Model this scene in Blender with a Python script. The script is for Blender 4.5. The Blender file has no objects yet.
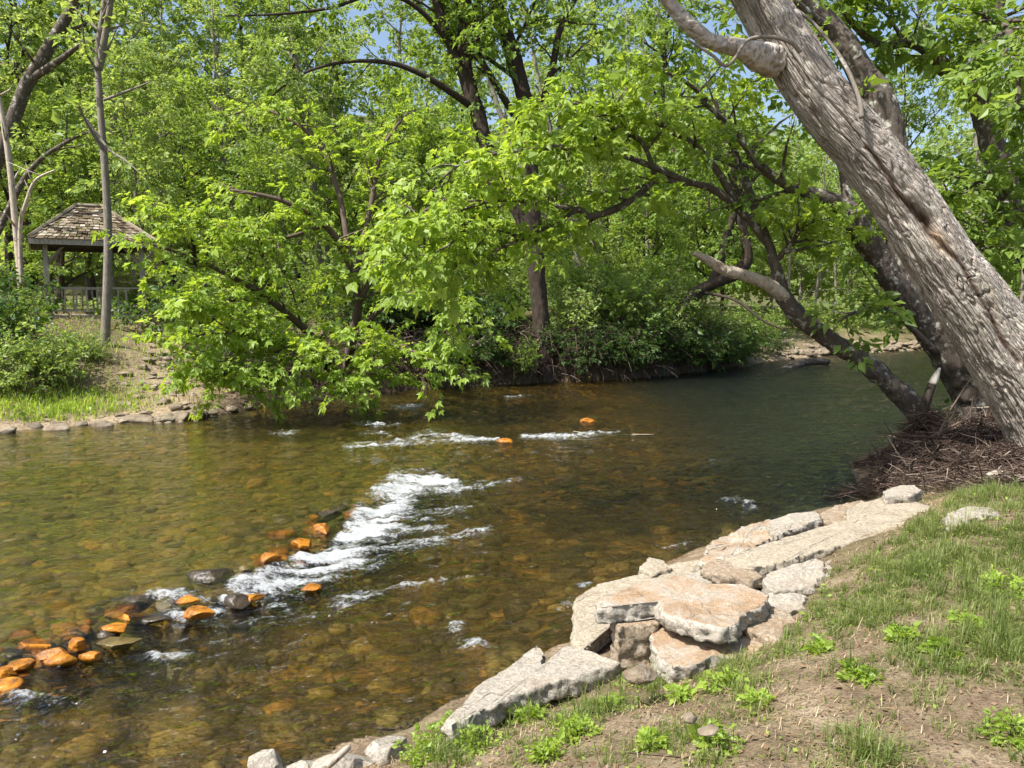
import bpy, math, random
import numpy as np
from mathutils import Vector

SC = bpy.context.scene
COL = SC.collection
PI = math.pi
# ------------------------------------------------------------------ camera model
F = 770.0
CAMZ = 2.6
PITCH = math.atan(84 / F)
CP, SP = math.cos(PITCH), math.sin(PITCH)
CAM = np.array([0, 0, CAMZ])


def ray(px, py):
    a, b = (px - 512) / F, (384 - py) / F
    return np.array([a, CP + b * SP, -SP + b * CP])


def at_y(px, py, Y):
    d = ray(px, py)
    return CAM + d * (Y / d[1])


def at_z(px, py, z=0.0):
    d = ray(px, py)
    return CAM + d * ((z - CAMZ) / d[2])


def to_px(P):
    d = np.asarray(P) - CAM
    f = d[..., 1] * CP - d[..., 2] * SP
    u = d[..., 1] * SP + d[..., 2] * CP
    f = np.where(f > .05, f, .05)
    return 512 + F * d[..., 0] / f, 384 - F * u / f


# ------------------------------------------------------------------ noise
def _h(ix, iy, iz, s):
    n = (ix * 374761393 + iy * 668265263 + iz * 2147483647 + s * 1274126177) & 0xFFFFFFFF
    n = ((n ^ (n >> 13)) * 1274126177) & 0xFFFFFFFF
    n = ((n ^ (n >> 16)) * 2246822519) & 0xFFFFFFFF
    n = n ^ (n >> 15)
    return (n & 0xFFFFFF) / float(0xFFFFFF)


def vnoise(p, s=0):
    p = np.asarray(p, float)
    i = np.floor(p).astype(np.int64)
    f = p - i
    f = f * f * f * (f * (f * 6 - 15) + 10)
    x, y, z = i[..., 0], i[..., 1], i[..., 2]
    fx, fy, fz = f[..., 0], f[..., 1], f[..., 2]
    r = 0
    for dx in (0, 1):
        for dy in (0, 1):
            for dz in (0, 1):
                w = (fx if dx else 1 - fx) * (fy if dy else 1 - fy) * (fz if dz else 1 - fz)
                r = r + w * _h(x + dx, y + dy, z + dz, s)
    return r * 2 - 1


def fbm(p, o=4, s=0, g=.5):
    p = np.asarray(p, float)
    a, r, t = 1, 0, 0
    for k in range(o):
        r = r + a * vnoise(p * (2 ** k) + 17.3 * k, s + k)
        t += a
        a *= g
    return r / t


def n2(x, y, sc, o=3, s=0):
    return fbm(np.stack([x * sc, y * sc, np.full_like(x, .37 * s)], -1), o, s)


def sstep(a, b, x):
    t = np.clip((x - a) / (b - a), 0, 1)
    return t * t * (3 - 2 * t)


def nrm(v):
    return v / np.maximum(np.linalg.norm(v, axis=-1, keepdims=True), 1e-9)


# ------------------------------------------------------------------ mesh / object helpers
def mesh_of(name, V, tris=None, quads=None, smooth=True, attrs=None, fattrs=None):
    V = np.ascontiguousarray(V, np.float32)
    parts, tot = [], []
    if quads is not None and len(quads):
        parts.append(np.asarray(quads, np.int32).ravel()); tot.append(np.full(len(quads), 4, np.int32))
    if tris is not None and len(tris):
        parts.append(np.asarray(tris, np.int32).ravel()); tot.append(np.full(len(tris), 3, np.int32))
    L = np.concatenate(parts); T = np.concatenate(tot)
    m = bpy.data.meshes.new(name)
    m.vertices.add(len(V)); m.vertices.foreach_set("co", V.ravel())
    m.loops.add(len(L)); m.loops.foreach_set("vertex_index", L)
    m.polygons.add(len(T))
    st = np.zeros(len(T), np.int32); st[1:] = np.cumsum(T)[:-1]
    m.polygons.foreach_set("loop_start", st)
    m.polygons.foreach_set("loop_total", T)
    m.polygons.foreach_set("use_smooth", np.full(len(T), smooth, bool))
    for dom, dd in (("POINT", attrs), ("FACE", fattrs)):
        for k, a in (dd or {}).items():
            m.attributes.new(k, "FLOAT", dom).data.foreach_set("value", np.ascontiguousarray(a, np.float32))
    m.update(calc_edges=True)
    return m


def link(name, me, mat=None, parent=None, loc=(0, 0, 0)):
    o = bpy.data.objects.new(name, me)
    COL.objects.link(o)
    o.location = loc
    if mat is not None and me is not None and not me.materials:
        for mm in (mat if isinstance(mat, (list, tuple)) else [mat]):
            me.materials.append(mm)
    if parent is not None:
        o.parent = parent
    return o


def tag(o, label=None, cat=None, group=None, kind=None):
    if label: o["label"] = label
    if cat: o["category"] = cat
    if group: o["group"] = group
    if kind: o["kind"] = kind
    return o


def empty(name, loc, label, cat, group=None):
    o = bpy.data.objects.new(name, None)
    COL.objects.link(o)
    o.location = loc
    o.empty_display_size = .2
    return tag(o, label, cat, group)


def copy_tree(o, loc, rz, sc, label, group=None):
    r = o.copy(); COL.objects.link(r)
    r.location = loc; r.rotation_euler = (0, 0, rz); r.scale = (sc, sc, sc)
    r["label"] = label
    if group: r["group"] = group
    for ch in list(o.children):
        c = ch.copy(); COL.objects.link(c); c.parent = r
    return r


class Geo:
    """collects triangles and quads into one mesh"""
    def __init__(s):
        s.V, s.T, s.Q, s.n, s.A = [], [], [], 0, []

    def add(s, V, T=None, Q=None, a=0.0):
        V = np.asarray(V, float)
        s.V.append(V)
        if T is not None and len(T): s.T.append(np.asarray(T) + s.n)
        if Q is not None and len(Q): s.Q.append(np.asarray(Q) + s.n)
        s.A.append(np.full(len(V), a) if np.isscalar(a) else np.asarray(a))
        s.n += len(V)

    def mesh(s, name, base=(0, 0, 0), smooth=True, attr=None):
        V = np.concatenate(s.V) - np.asarray(base, float)
        return mesh_of(name, V, np.concatenate(s.T) if s.T else None, np.concatenate(s.Q) if s.Q else None, smooth,
                       {attr: np.concatenate(s.A)} if attr else None)

    def tube(s, path, rad, k=6, cap=True, a=0.0):
        P = np.asarray(path, float); n = len(P)
        r = np.broadcast_to(np.asarray(rad, float), (n,))
        T = nrm(np.gradient(P, axis=0))
        ref = np.array([0, 0, 1.]) if abs(T[0][2]) < .9 else np.array([1., 0, 0])
        N = np.empty_like(P)
        u = nrm(np.cross(T[0], ref))
        for i in range(n):
            u = u - T[i] * u.dot(T[i]); u = u / max(np.linalg.norm(u), 1e-9)
            N[i] = u
        B = np.cross(T, N)
        th = np.arange(k) * 2 * PI / k
        ring = N[:, None] * np.cos(th)[None, :, None] + B[:, None] * np.sin(th)[None, :, None]
        V = (P[:, None] + ring * r[:, None, None]).reshape(-1, 3)
        i = np.arange(n - 1)[:, None] * k; j = np.arange(k)[None]; j2 = (j + 1) % k
        Q = np.stack([i + j, i + j2, i + k + j2, i + k + j], -1).reshape(-1, 4)
        Tr = None
        if cap:
            V = np.concatenate([V, P[:1], P[-1:]])
            c0, c1 = n * k, n * k + 1
            jj = np.arange(k); jn = (jj + 1) % k
            Tr = np.concatenate([np.stack([np.full(k, c0), jn, jj], -1),
                                 np.stack([np.full(k, c1), (n - 1) * k + jj, (n - 1) * k + jn], -1)])
        s.add(V, Tr, Q, a)

    def box(s, c, size, rot=None, a=0.0):
        x = np.array([[i, j, k] for i in (-.5, .5) for j in (-.5, .5) for k in (-.5, .5)]) * np.asarray(size)
        if rot is not None: x = x @ np.asarray(rot).T
        s.add(x + np.asarray(c), None, [[0, 1, 3, 2], [4, 6, 7, 5], [0, 4, 5, 1], [2, 3, 7, 6], [0, 2, 6, 4], [1, 5, 7, 3]], a)

    def bark(s, path, rad, k=36, n=240, amp=.12, fr=1.0, seed=0):
        """a tube with furrows, knots and lumps"""
        S = smooth_path(np.column_stack([path, rad]), n)
        v0 = len(s.V)
        s.tube(S[:, :3], S[:, 3], k)
        L = s.V[v0]; c = S[np.concatenate([np.repeat(np.arange(n), k), [0, n - 1]])]
        r = c[:, 3:4]; d = (L - c[:, :3]) / np.maximum(r, 1e-6)
        arc = np.concatenate([[0], np.cumsum(np.linalg.norm(np.diff(S[:, :3], axis=0), axis=1))])
        a = arc[np.concatenate([np.repeat(np.arange(n), k), [0, n - 1]])]
        q = d * 2.2 + np.stack([0 * a, 0 * a, 0 * a], -1)
        Q = np.column_stack([q, ]) + 0
        cyl = np.column_stack([np.sum(d * [1, .3, .2], 1) * 2.3, np.sum(d * [-.2, .4, 1], 1) * 2.3, a * 2.2 / max(.05, float(np.median(rad)) * 4)])
        lump = fbm(cyl * .55 + seed, 3, seed); fur = np.exp(-(fbm(cyl * np.array([1.7, 1.7, .7]) * fr + seed, 2, seed + 3) / .11) ** 2); fine = fbm(cyl * 3.5 + seed, 3, seed + 6)
        s.V[v0] = c[:, :3] + d * r * (1 + amp * (1.3 * lump - .8 * fur + .5 * fine))[:, None]

    def twigs(s, P0, P1, P2, r, a=0.0):
        """many thin three-sided twigs bent at P1"""
        P0, P1, P2 = (np.asarray(p, float) for p in (P0, P1, P2))
        m = len(P0); r = np.broadcast_to(np.asarray(r, float), (m,))
        t = nrm(P2 - P0)
        ref = np.where(np.abs(t[:, 2:3]) < .9, np.array([[0, 0, 1.]]), np.array([[1., 0, 0]]))
        u = nrm(np.cross(t, ref)); v = np.cross(t, u)
        th = np.arange(3) * 2 * PI / 3
        ring = u[:, None] * np.cos(th)[None, :, None] + v[:, None] * np.sin(th)[None, :, None]
        V = np.concatenate([P0[:, None] + ring * r[:, None, None], P1[:, None] + ring * (r * .75)[:, None, None],
                            P2[:, None] + ring * (r * .35)[:, None, None]], 1)
        q = []
        for lv in (0, 3):
            for j in range(3):
                q.append([lv + j, lv + (j + 1) % 3, lv + 3 + (j + 1) % 3, lv + 3 + j])
        Q = (np.arange(m)[:, None, None] * 9 + np.array(q)[None]).reshape(-1, 4)
        s.add(V.reshape(-1, 3), None, Q, a)


def smooth_path(P, n, extra=None):
    """Catmull-Rom through P, n samples; extra columns are carried along"""
    P = np.asarray(P, float)
    m = len(P)
    t = np.linspace(0, m - 1, n)
    i = np.minimum(t.astype(int), m - 2); f = (t - i)[:, None]
    p0 = P[np.maximum(i - 1, 0)]; p1 = P[i]; p2 = P[i + 1]; p3 = P[np.minimum(i + 2, m - 1)]
    return .5 * (2 * p1 + (p2 - p0) * f + (2 * p0 - 5 * p1 + 4 * p2 - p3) * f ** 2 + (3 * p1 - p0 - 3 * p2 + p3) * f ** 3)


def traced(pts, n):
    """pts: (px, py, distance, radius in px) along a limb -> world path and radii"""
    W = [list(at_y(a, b, Y)) + [r * Y / F] for a, b, Y, r in pts]
    S = smooth_path(W, n)
    return S[:, :3], np.maximum(S[:, 3], .002)


# ------------------------------------------------------------------ materials
class NT:
    def __init__(s, name):
        s.m = bpy.data.materials.new(name); s.m.use_nodes = True
        s.t = s.m.node_tree; s.t.nodes.clear()
        s.out = s.t.nodes.new("ShaderNodeOutputMaterial")
        s._c = None

    def n(s, ty, **kw):
        nd = s.t.nodes.new("ShaderNode" + ty)
        for k, v in kw.items():
            if k.startswith("_"): setattr(nd, k[1:], v)
            else: s.put(nd.inputs[k.replace("~", " ")], v)
        return nd

    def put(s, inp, v):
        if isinstance(v, bpy.types.NodeSocket): s.t.links.new(v, inp)
        elif isinstance(v, bpy.types.Node): s.t.links.new(v.outputs[0], inp)
        else:
            if isinstance(v, (tuple, list)) and inp.type == "RGBA" and len(v) == 3: v = (*v, 1)
            inp.default_value = v

    def coord(s, scale=(1, 1, 1), rot=(0, 0, 0)):
        if s._c is None: s._c = s.t.nodes.new("ShaderNodeTexCoord")
        mp = s.t.nodes.new("ShaderNodeMapping")
        s.t.links.new(s._c.outputs["Object"], mp.inputs[0])
        mp.inputs["Scale"].default_value = scale; mp.inputs["Rotation"].default_value = rot
        return mp.outputs[0]

    def noise(s, sc, det=4, vec=None, rough=.55, dist=0):
        nd = s.n("TexNoise", Scale=sc, Detail=det, Roughness=rough, Distortion=dist)
        s.put(nd.inputs["Vector"], vec if vec is not None else s.coord())
        return nd.outputs["Fac"]

    def voro(s, sc, vec=None, feature="F1", out="Distance", rnd=1.0):
        nd = s.n("TexVoronoi", Scale=sc, _feature=feature)
        if "Randomness" in nd.inputs: nd.inputs["Randomness"].default_value = rnd
        s.put(nd.inputs["Vector"], vec if vec is not None else s.coord())
        return nd.outputs[out]

    def attr(s, name):
        return s.n("Attribute", _attribute_name=name).outputs["Fac"]

    def ramp(s, fac, stops, interp="LINEAR"):
        nd = s.n("ValToRGB"); s.put(nd.inputs[0], fac)
        cr = nd.color_ramp; cr.interpolation = interp
        while len(cr.elements) < len(stops): cr.elements.new(.5)
        for e, (p, c) in zip(cr.elements, stops):
            e.position = p
            e.color = (c, c, c, 1) if np.isscalar(c) else (*c, 1)
        return nd.outputs[0]

    def mix(s, fac, a, b, mode="MIX"):
        nd = s.t.nodes.new("ShaderNodeMix"); nd.data_type = "RGBA"; nd.blend_type = mode
        s.put(nd.inputs[0], fac); s.put(nd.inputs[6], a); s.put(nd.inputs[7], b)
        return nd.outputs[2]

    def math(s, op, a, b=0.0, clamp=False):
        nd = s.n("Math", _operation=op); nd.use_clamp = clamp
        s.put(nd.inputs[0], a); s.put(nd.inputs[1], b)
        return nd.outputs[0]

    def bump(s, h, dist=.01, strength=1.0, normal=None):
        nd = s.n("Bump", Distance=dist, Strength=strength)
        s.put(nd.inputs["Height"], h)
        if normal is not None: s.put(nd.inputs["Normal"], normal)
        return nd.outputs[0]

    def principled(s, col, rough=.85, normal=None, spec=.3, **kw):
        p = s.n("BsdfPrincipled")
        s.put(p.inputs["Base Color"], col); s.put(p.inputs["Roughness"], rough)
        p.inputs["Specular IOR Level"].default_value = spec
        if normal is not None: s.put(p.inputs["Normal"], normal)
        for k, v in kw.items(): s.put(p.inputs[k.replace("_", " ")], v)
        s.surf(p)
        return s.m

    def surf(s, nd):
        s.t.links.new(nd.outputs[0], s.out.inputs["Surface"])


M = {}


def leaf_mat(name, c0, c1, c2, trans=.45, gain=1.75):
    n = NT(name)
    t = n.attr("tone")
    oi = n.n("ObjectInfo").outputs["Random"]
    t = n.math("ADD", n.math("MULTIPLY", t, .82), n.math("MULTIPLY", oi, .18))
    col = n.ramp(t, [(0, c0), (.5, c1), (1, c2)])
    tr = n.mix(1.0, col, (gain * 1.1, gain, gain * .6), "MULTIPLY")
    d = n.n("BsdfDiffuse", Color=col); tl = n.n("BsdfTranslucent", Color=tr)
    mx = n.n("MixShader"); n.put(mx.inputs[0], trans); n.put(mx.inputs[1], d); n.put(mx.inputs[2], tl)
    g = n.n("BsdfGlossy", Color=(.9, .95, 1, 1), Roughness=.5)
    m2 = n.n("MixShader"); n.put(m2.inputs[0], .022); n.put(m2.inputs[1], mx); n.put(m2.inputs[2], g)
    n.surf(m2)
    M[name] = n.m


leaf_mat("leaf_bright", (.15, .24, .03), (.25, .36, .05), (.37, .48, .09), .5)
leaf_mat("leaf_yellow", (.115, .185, .042), (.22, .315, .08), (.37, .44, .17), .48)
leaf_mat("leaf_mid", (.08, .145, .024), (.165, .255, .042), (.27, .37, .08), .48)
leaf_mat("leaf_dark", (.03, .07, .013), (.06, .12, .021), (.12, .195, .045), .45)
leaf_mat("grass_blade", (.085, .125, .028), (.15, .20, .05), (.34, .34, .15), .4)
leaf_mat("straw", (.22, .16, .085), (.33, .25, .14), (.45, .37, .23), .2, 1.0)
leaf_mat("litter", (.12, .075, .045), (.20, .13, .075), (.34, .25, .17), .15, 1.0)


def bark_mat(name, c0, c1, lichen=None, lsc=6, stretch=.2, sc=18, bd=.02, lth=.62):
    n = NT(name)
    v = n.coord((1, 1, stretch))
    a = n.noise(sc, 6, v, .65)
    b = n.noise(sc * .23, 3)
    col = n.ramp(a, [(.3, c0), (.7, c1)])
    col = n.mix(n.ramp(b, [(.35, 0.0), (.7, .6)]), col, tuple(x * .62 for x in c1))
    if lichen is not None:
        l = n.ramp(n.noise(lsc, 5, None, .7), [(lth, 0.0), (lth + .06, 1.0)])
        col = n.mix(l, col, lichen)
    fi = n.noise(90, 3)
    h = n.math("ADD", a, n.math("MULTIPLY", fi, .25))
    M[name] = n.principled(col, .9, n.bump(h, bd), .2)


bark_mat("bark_brown", (.026, .02, .015), (.082, .063, .048), bd=.03)
bark_mat("bark_lichen", (.045, .037, .029), (.145, .12, .096), (.34, .335, .29), 7, .3, 16, .02, .56)
bark_mat("bark_pale", (.13, .11, .088), (.30, .265, .22), (.46, .45, .41), 7, .25, 20, .012)
bark_mat("bark_dead", (.32, .26, .19), (.60, .52, .42), (.17, .12, .08), 7, .3, 26, .012, .58)
bark_mat("bark_twig", (.07, .05, .04), (.17, .125, .10), None, 8, .3, 20, .004)

n = NT("bark_old_maple")
a = n.noise(26, 7, None, .7)
bx = n.n("CombineXYZ"); n.put(bx.inputs[0], n.attr("bark_x")); n.put(bx.inputs[1], n.attr("bark_y")); n.put(bx.inputs[2], n.math("MULTIPLY", n.attr("bark_s"), .11))
fib = n.noise(48, 7, bx.outputs[0], .72); ridge = n.voro(34, bx.outputs[0], "DISTANCE_TO_EDGE")
pl = n.math("ADD", n.math("ADD", n.math("MULTIPLY", n.attr("plate"), .45), n.math("MULTIPLY", a, .2)), n.math("MULTIPLY", fib, .35))
col = n.ramp(pl, [(.32, (.20, .168, .138)), (.47, (.42, .37, .32)), (.62, (.60, .555, .495))])
col = n.mix(n.ramp(n.noise(2.2, 4), [(.4, 0.0), (.7, .55)]), col, (.19, .16, .14))
col = n.mix(n.ramp(n.noise(5.5, 6, None, .75), [(.56, 0.0), (.66, .5)]), col, (.36, .37, .31))
col = n.mix(n.ramp(n.noise(1.3, 5, None, .7), [(.56, 0.0), (.72, .45)]), col, (.13, .13, .065))
cav = n.attr("wound")
rot = n.ramp(n.noise(14, 5, n.coord((1, 1, .25))), [(.3, (.045, .028, .02)), (.6, (.11, .068, .045)), (.8, (.21, .14, .095))])
col = n.mix(n.math('MULTIPLY', n.attr('bare'), .8), col, (.48, .33, .19))
col = n.mix(cav, col, rot)
M["bark_old_maple"] = n.principled(col, .92, n.bump(n.math("ADD", n.math("ADD", n.math("MULTIPLY", a, .5), n.math("MULTIPLY", fib, 1.6)), n.ramp(ridge, [(.0, 0.0), (.16, .8)])), .022), .2)

# concrete: cream top, rusty aggregate where the attribute says so
def concrete(name, c0, c1, rust, stain=.5):
    n = NT(name)
    big = n.noise(2.6, 5, None, .6)
    fine = n.noise(70, 4, None, .75)
    spk = n.voro(60, None, "F1", "Color")
    col = n.ramp(big, [(.3, c0), (.65, c1)])
    col = n.mix(n.ramp(fine, [(.36, .8), (.58, 0.0)]), col, tuple(x * .42 for x in c0))
    sp = n.n("SeparateColor"); n.put(sp.inputs[0], spk)
    col = n.mix(n.math("MULTIPLY", sp.outputs[0], .38), col, (.62, .56, .47))
    rm = n.ramp(n.noise(3.2, 6, None, .7), [(.5 - .12 * rust, 0.0), (.68 - .10 * rust, .9)])
    agg = n.ramp(n.noise(75, 4, None, .7), [(.3, (.19, .115, .06)), (.5, (.31, .20, .11)), (.7, (.43, .34, .235))])
    nz = n.n("NewGeometry").outputs["Normal"]
    sx = n.n("SeparateXYZ"); n.put(sx.inputs[0], nz)
    up = n.ramp(sx.outputs[2], [(.75, .0), (.93, 1.0)])
    col = n.mix(n.math("MULTIPLY", n.math("MULTIPLY", rm, up), min(1, rust)), col, agg)
    lich = n.ramp(n.noise(7, 6, None, .75), [(.6, 0.0), (.66, stain)])
    col = n.mix(lich, col, (.17, .155, .13))
    wv = n.mix(.25, n.coord(), n.n("TexNoise", Scale=3.0, Detail=4).outputs["Color"], "LINEAR_LIGHT")
    cr = n.ramp(n.voro(1.6, wv, "DISTANCE_TO_EDGE"), [(.0, 1.0), (.012, 0.0)])
    cr = n.math("MULTIPLY", cr, n.ramp(n.noise(1.3, 2), [(.45, 0.0), (.55, .8)]))
    col = n.mix(cr, col, (.06, .05, .04))
    dirt = n.ramp(n.noise(1.9, 6, None, .7), [(.52, 0.0), (.72, .7)])
    col = n.mix(dirt, col, (.15, .115, .08))
    pits = n.ramp(n.voro(55), [(.0, 0.0), (.18, 1.0)])
    h = n.math("ADD", n.math("MULTIPLY", fine, 1.0), n.math("MULTIPLY", pits, .4))
    h = n.math("ADD", h, n.math("MULTIPLY", n.noise(16, 4), 1.4))
    M[name] = n.principled(col, .93, n.bump(h, .009), .2)


concrete("concrete_tan", (.27, .228, .16), (.37, .32, .235), .15, .35)
concrete("concrete_white", (.265, .24, .195), (.385, .355, .30), .25, .6)
concrete("concrete_rust", (.30, .275, .23), (.42, .39, .335), 1.0, .35)
concrete("concrete_brown", (.20, .145, .092), (.30, .228, .15), .5, .6)


def stone(name, c0, c1, c2, rough=.35, spec=.5, sc=7):
    n = NT(name)
    oi = n.n("ObjectInfo").outputs["Random"]
    a = n.noise(sc, 5, None, .65)
    col = n.ramp(a, [(.36, c0), (.56, c1), (.78, c2)])
    col = n.mix(n.math("MULTIPLY", oi, .45), col, c0)
    M[name] = n.principled(col, rough, n.bump(n.noise(30, 4), .012), spec)


stone("stone_orange", (.13, .05, .008), (.46, .17, .008), (.58, .28, .02), .5, .4, 11)
stone("stone_dark", (.022, .017, .011), (.06, .042, .024), (.12, .085, .04))
stone("stone_olive", (.06, .045, .012), (.13, .095, .025), (.21, .15, .045))
stone("stone_pale", (.13, .10, .07), (.27, .225, .165), (.42, .37, .295), .9, .15, 8)

# ------------------------------------------------------------------ terrain
FARP = [(-90, -2), (-45, 6.5), (-22, 12.2)] + [tuple(at_z(*p)[:2]) for p in
        [(0, 432), (90, 425), (200, 418), (265, 407), (330, 399), (420, 389), (500, 385), (560, 382), (640, 378), (700, 372),
         (760, 363), (800, 358), (850, 354), (920, 350)]] + [(30, 50), (60, 76), (140, 140)]
NEARP = [(-60, -22), (-25, -9), (-9, -1.2), (-4, 2.2)] + [tuple(at_z(*p)[:2]) for p in
         [(245, 768), (360, 735), (480, 690), (580, 640), (640, 572), (700, 548), (800, 515), (860, 493)]] + \
        [(5.5, 12.4), (8.2, 15.0), (14, 21), (30, 38.5), (60, 62), (140, 122)]
FARP = np.array(FARP); NEARP = np.array(NEARP)


def pl_dist(x, y, P):
    d = np.full(x.shape, 1e9)
    for a, b in zip(P[:-1], P[1:]):
        v = b - a
        t = np.clip(((x - a[0]) * v[0] + (y - a[1]) * v[1]) / (v @ v), 0, 1)
        d = np.minimum(d, np.hypot(x - a[0] - t * v[0], y - a[1] - t * v[1]))
    return d


def d_far(x, y):
    return pl_dist(x, y, FARP) * np.where(y > np.interp(x, FARP[:, 0], FARP[:, 1]), 1, -1)


def d_near(x, y):
    return pl_dist(x, y, NEARP) * np.where(y < np.interp(x, NEARP[:, 0], NEARP[:, 1]), 1, -1)


WEIR = np.array([at_z(*p)[:2] for p in [(-260, 745), (-60, 690), (30, 652), (130, 612), (225, 585), (275, 558), (330, 522), (365, 495), (400, 476), (445, 470)]])


def down_side(x, y):
    """>0 downstream of the stone weir (metres)"""
    xs = np.interp(y, WEIR[:, 1], WEIR[:, 0])
    return x - xs


def ground_h(x, y):
    x = np.asarray(x, float); y = np.asarray(y, float)
    df, dn = d_far(x, y), d_near(x, y)
    w1 = n2(x, y, .9, 3, 5); w2 = n2(x, y, .25, 3, 9); w3 = n2(x, y, 5.5, 3, 12)
    # far bank
    left = 1 - sstep(-7.5, -4.0, x)
    right = sstep(7.5, 11.5, x)
    dd = df + .35 * w1
    zl = np.interp(dd, [0, .4, 2.0, 4.0, 7.0, 10, 16], [0, .18, .42, 1.15, 2.0, 2.2, 2.3])
    zc = np.interp(dd, [0, .2, .9, 1.8, 4, 10], [0, .45, 1.35, 1.85, 2.1, 2.3])
    zr = np.interp(dd, [0, .5, 1.5, 4, 10], [0, .25, .6, .95, 1.3])
    zf = zl * left + zr * right + zc * (1 - left) * (1 - right)
    hill = np.maximum(df - 30, 0)
    hill = hill * (1 - .85 * sstep(.34, .55, x / np.maximum(y, 1)))
    zf = zf + .16 * w2 * sstep(2, 8, df) + .05 * w1 + np.minimum(.00125 * hill ** 2, .28 * hill)
    # near bank
    dj = dn + .22 * w1
    zn = np.interp(dj, [0, .5, 1.3, 2.3, 3.4, 6, 12], [0, .14, .42, .80, .96, 1.04, 1.15])
    zn = zn + .035 * w1 + .05 * w2 + .012 * w3
    hn = np.maximum(dn - 25, 0)
    zn = zn + .05 * hn
    # bed
    dw = np.minimum(-df, -dn)
    ds = down_side(x, y)
    deep = .34 + .10 * w2 + .32 * sstep(-.5, 1.2, ds) + .35 * sstep(3, 7, ds)
    zb = -np.minimum(deep, .03 + dw * (.28 + .25 * sstep(1, 5, ds))) + .05 * w1 * sstep(0, 1.5, dw)
    zb = zb + .018 * w3
    wd = np.abs(ds) + np.maximum(0, np.maximum(WEIR[0, 1] - y, y - WEIR[-1, 1])) * 3
    zb = zb + .20 * np.exp(-(wd / .45) ** 2) * sstep(.2, 1.2, dw)
    return np.where(df > 0, zf, np.where(dn > 0, zn, zb))


def gh(x, y):
    return float(ground_h(np.array([x]), np.array([y]))[0])


def hit(px, py):
    d = ray(px, py); t = np.concatenate([np.linspace(1.5, 14, 1600), np.linspace(14, 70, 2400)])
    P = CAM + d * (t / d[1])[:, None]
    h = np.maximum(ground_h(P[:, 0], P[:, 1]), -.02)
    k = np.nonzero(P[:, 2] < h)[0]
    return P[k[0]] if len(k) else P[-1]


def axis(segs):
    out = [np.array([segs[0][0]])]
    for a, b, st in segs:
        k = max(1, int(round((b - a) / st)))
        out.append(np.linspace(a, b, k + 1)[1:])
    return np.concatenate(out)


gx = axis([(-400, -120, 28), (-120, -40, 4), (-40, -16, .8), (-16, -5, .16), (-5, -2, .07), (-2, 6.5, .032), (6.5, 14, .12), (14, 40, .6), (40, 120, 4), (120, 400, 28)])
gy = axis([(-60, -10, 5), (-10, 1.4, .5), (1.4, 8.5, .032), (8.5, 13, .06), (13, 30, .15), (30, 50, .5), (50, 120, 3), (120, 600, 32)])
X, Y = np.meshgrid(gx, gy)
Z = ground_h(X, Y)
nx, ny = len(gx), len(gy)
V = np.stack([X, Y, Z], -1).reshape(-1, 3)
ii, jj = np.meshgrid(np.arange(nx - 1), np.arange(ny - 1))
q0 = (jj * nx + ii).ravel()
Q = np.stack([q0, q0 + 1, q0 + nx + 1, q0 + nx], -1)
DF, DN = d_far(X, Y).ravel(), d_near(X, Y).ravel()
wet = (DF < .05) & (DN < .05)
fw = wet[Q].all(1)
PXg, PYg = to_px(V)


def sub(Q):
    u, inv = np.unique(Q, return_inverse=True)
    return u, inv.reshape(Q.shape)


# how grassy the near bank is: blobs given where they are seen, turned into places on the ground
def px_blobs(px, py, blobs):
    r = np.zeros_like(px)
    for cx, cy, rx, ry, w in blobs:
        r = np.maximum(r, w * np.exp(-(((px - cx) / rx) ** 2 + ((py - cy) / ry) ** 2)))
    return r


GRASS = [(930, 560, 110, 55, 1.0), (860, 610, 70, 30, 1.0), (980, 500, 90, 22, .9), (1000, 640, 90, 45, .85), (930, 660, 60, 22, .75),
         (780, 640, 30, 22, .9), (735, 680, 42, 30, .8), (640, 680, 34, 16, .6), (510, 715, 45, 26, .8), (575, 735, 30, 24, .75), (440, 745, 55, 26, .8),
         (870, 748, 55, 26, .9), (980, 735, 60, 30, .5), (690, 735, 40, 24, .55), (1000, 590, 60, 30, 1.0), (860, 675, 22, 16, .7), (700, 760, 45, 16, .5),
         (620, 760, 50, 20, .55), (600, 705, 50, 18, .55), (530, 745, 40, 22, .6), (470, 730, 40, 24, .8), (770, 715, 30, 16, .45), (800, 755, 50, 16, .5), (940, 700, 60, 20, .5), (880, 705, 40, 14, .35), (660, 720, 40, 16, .45), (1060, 700, 60, 90, .8), (1100, 550, 120, 80, .9)]


def grassy(x, y, z):
    px, py = to_px(np.stack([x, y, z], -1))
    g = px_blobs(px, py, GRASS)
    g = g * (.78 + 1.1 * n2(x, y, 3.0, 3, 31)) + .25 * n2(x, y, 9, 2, 33)
    out = (px < -50) | (px > 1090) | (py > 800)
    return np.where(out, .35 + .6 * n2(x, y, .8, 3, 40), g)


gr = np.clip(grassy(V[:, 0], V[:, 1], V[:, 2]), 0, 1) * (DN > 0)
# left low terrace and the flat behind the gazebo are green as well
path_m = np.exp(-((PXg - np.interp(PYg, [300, 330, 370, 415], [150, 165, 165, 190])) / np.interp(PYg, [300, 340, 415], [16, 40, 62])) ** 2) * (DF > 0) * (DF < 9)
fg = np.clip(.55 + .9 * n2(X, Y, .45, 3, 50).ravel() + sstep(6, 16, DF), 0, 1) * (DF > .4) * (1 - path_m)
bank_shade = (DF > -.5) * (1 - sstep(2.5, 5, DF)) * (sstep(-8.0, -6.2, X.ravel())) * (1 - sstep(8.5, 11.5, X.ravel()))  # canopy shade on the middle far bank, painted into the soil colour
green = np.where(DF > 0, fg, gr)
stony = np.clip(path_m + np.exp(-(DF / .5) ** 2) * (DF > 0), 0, 1)

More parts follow.
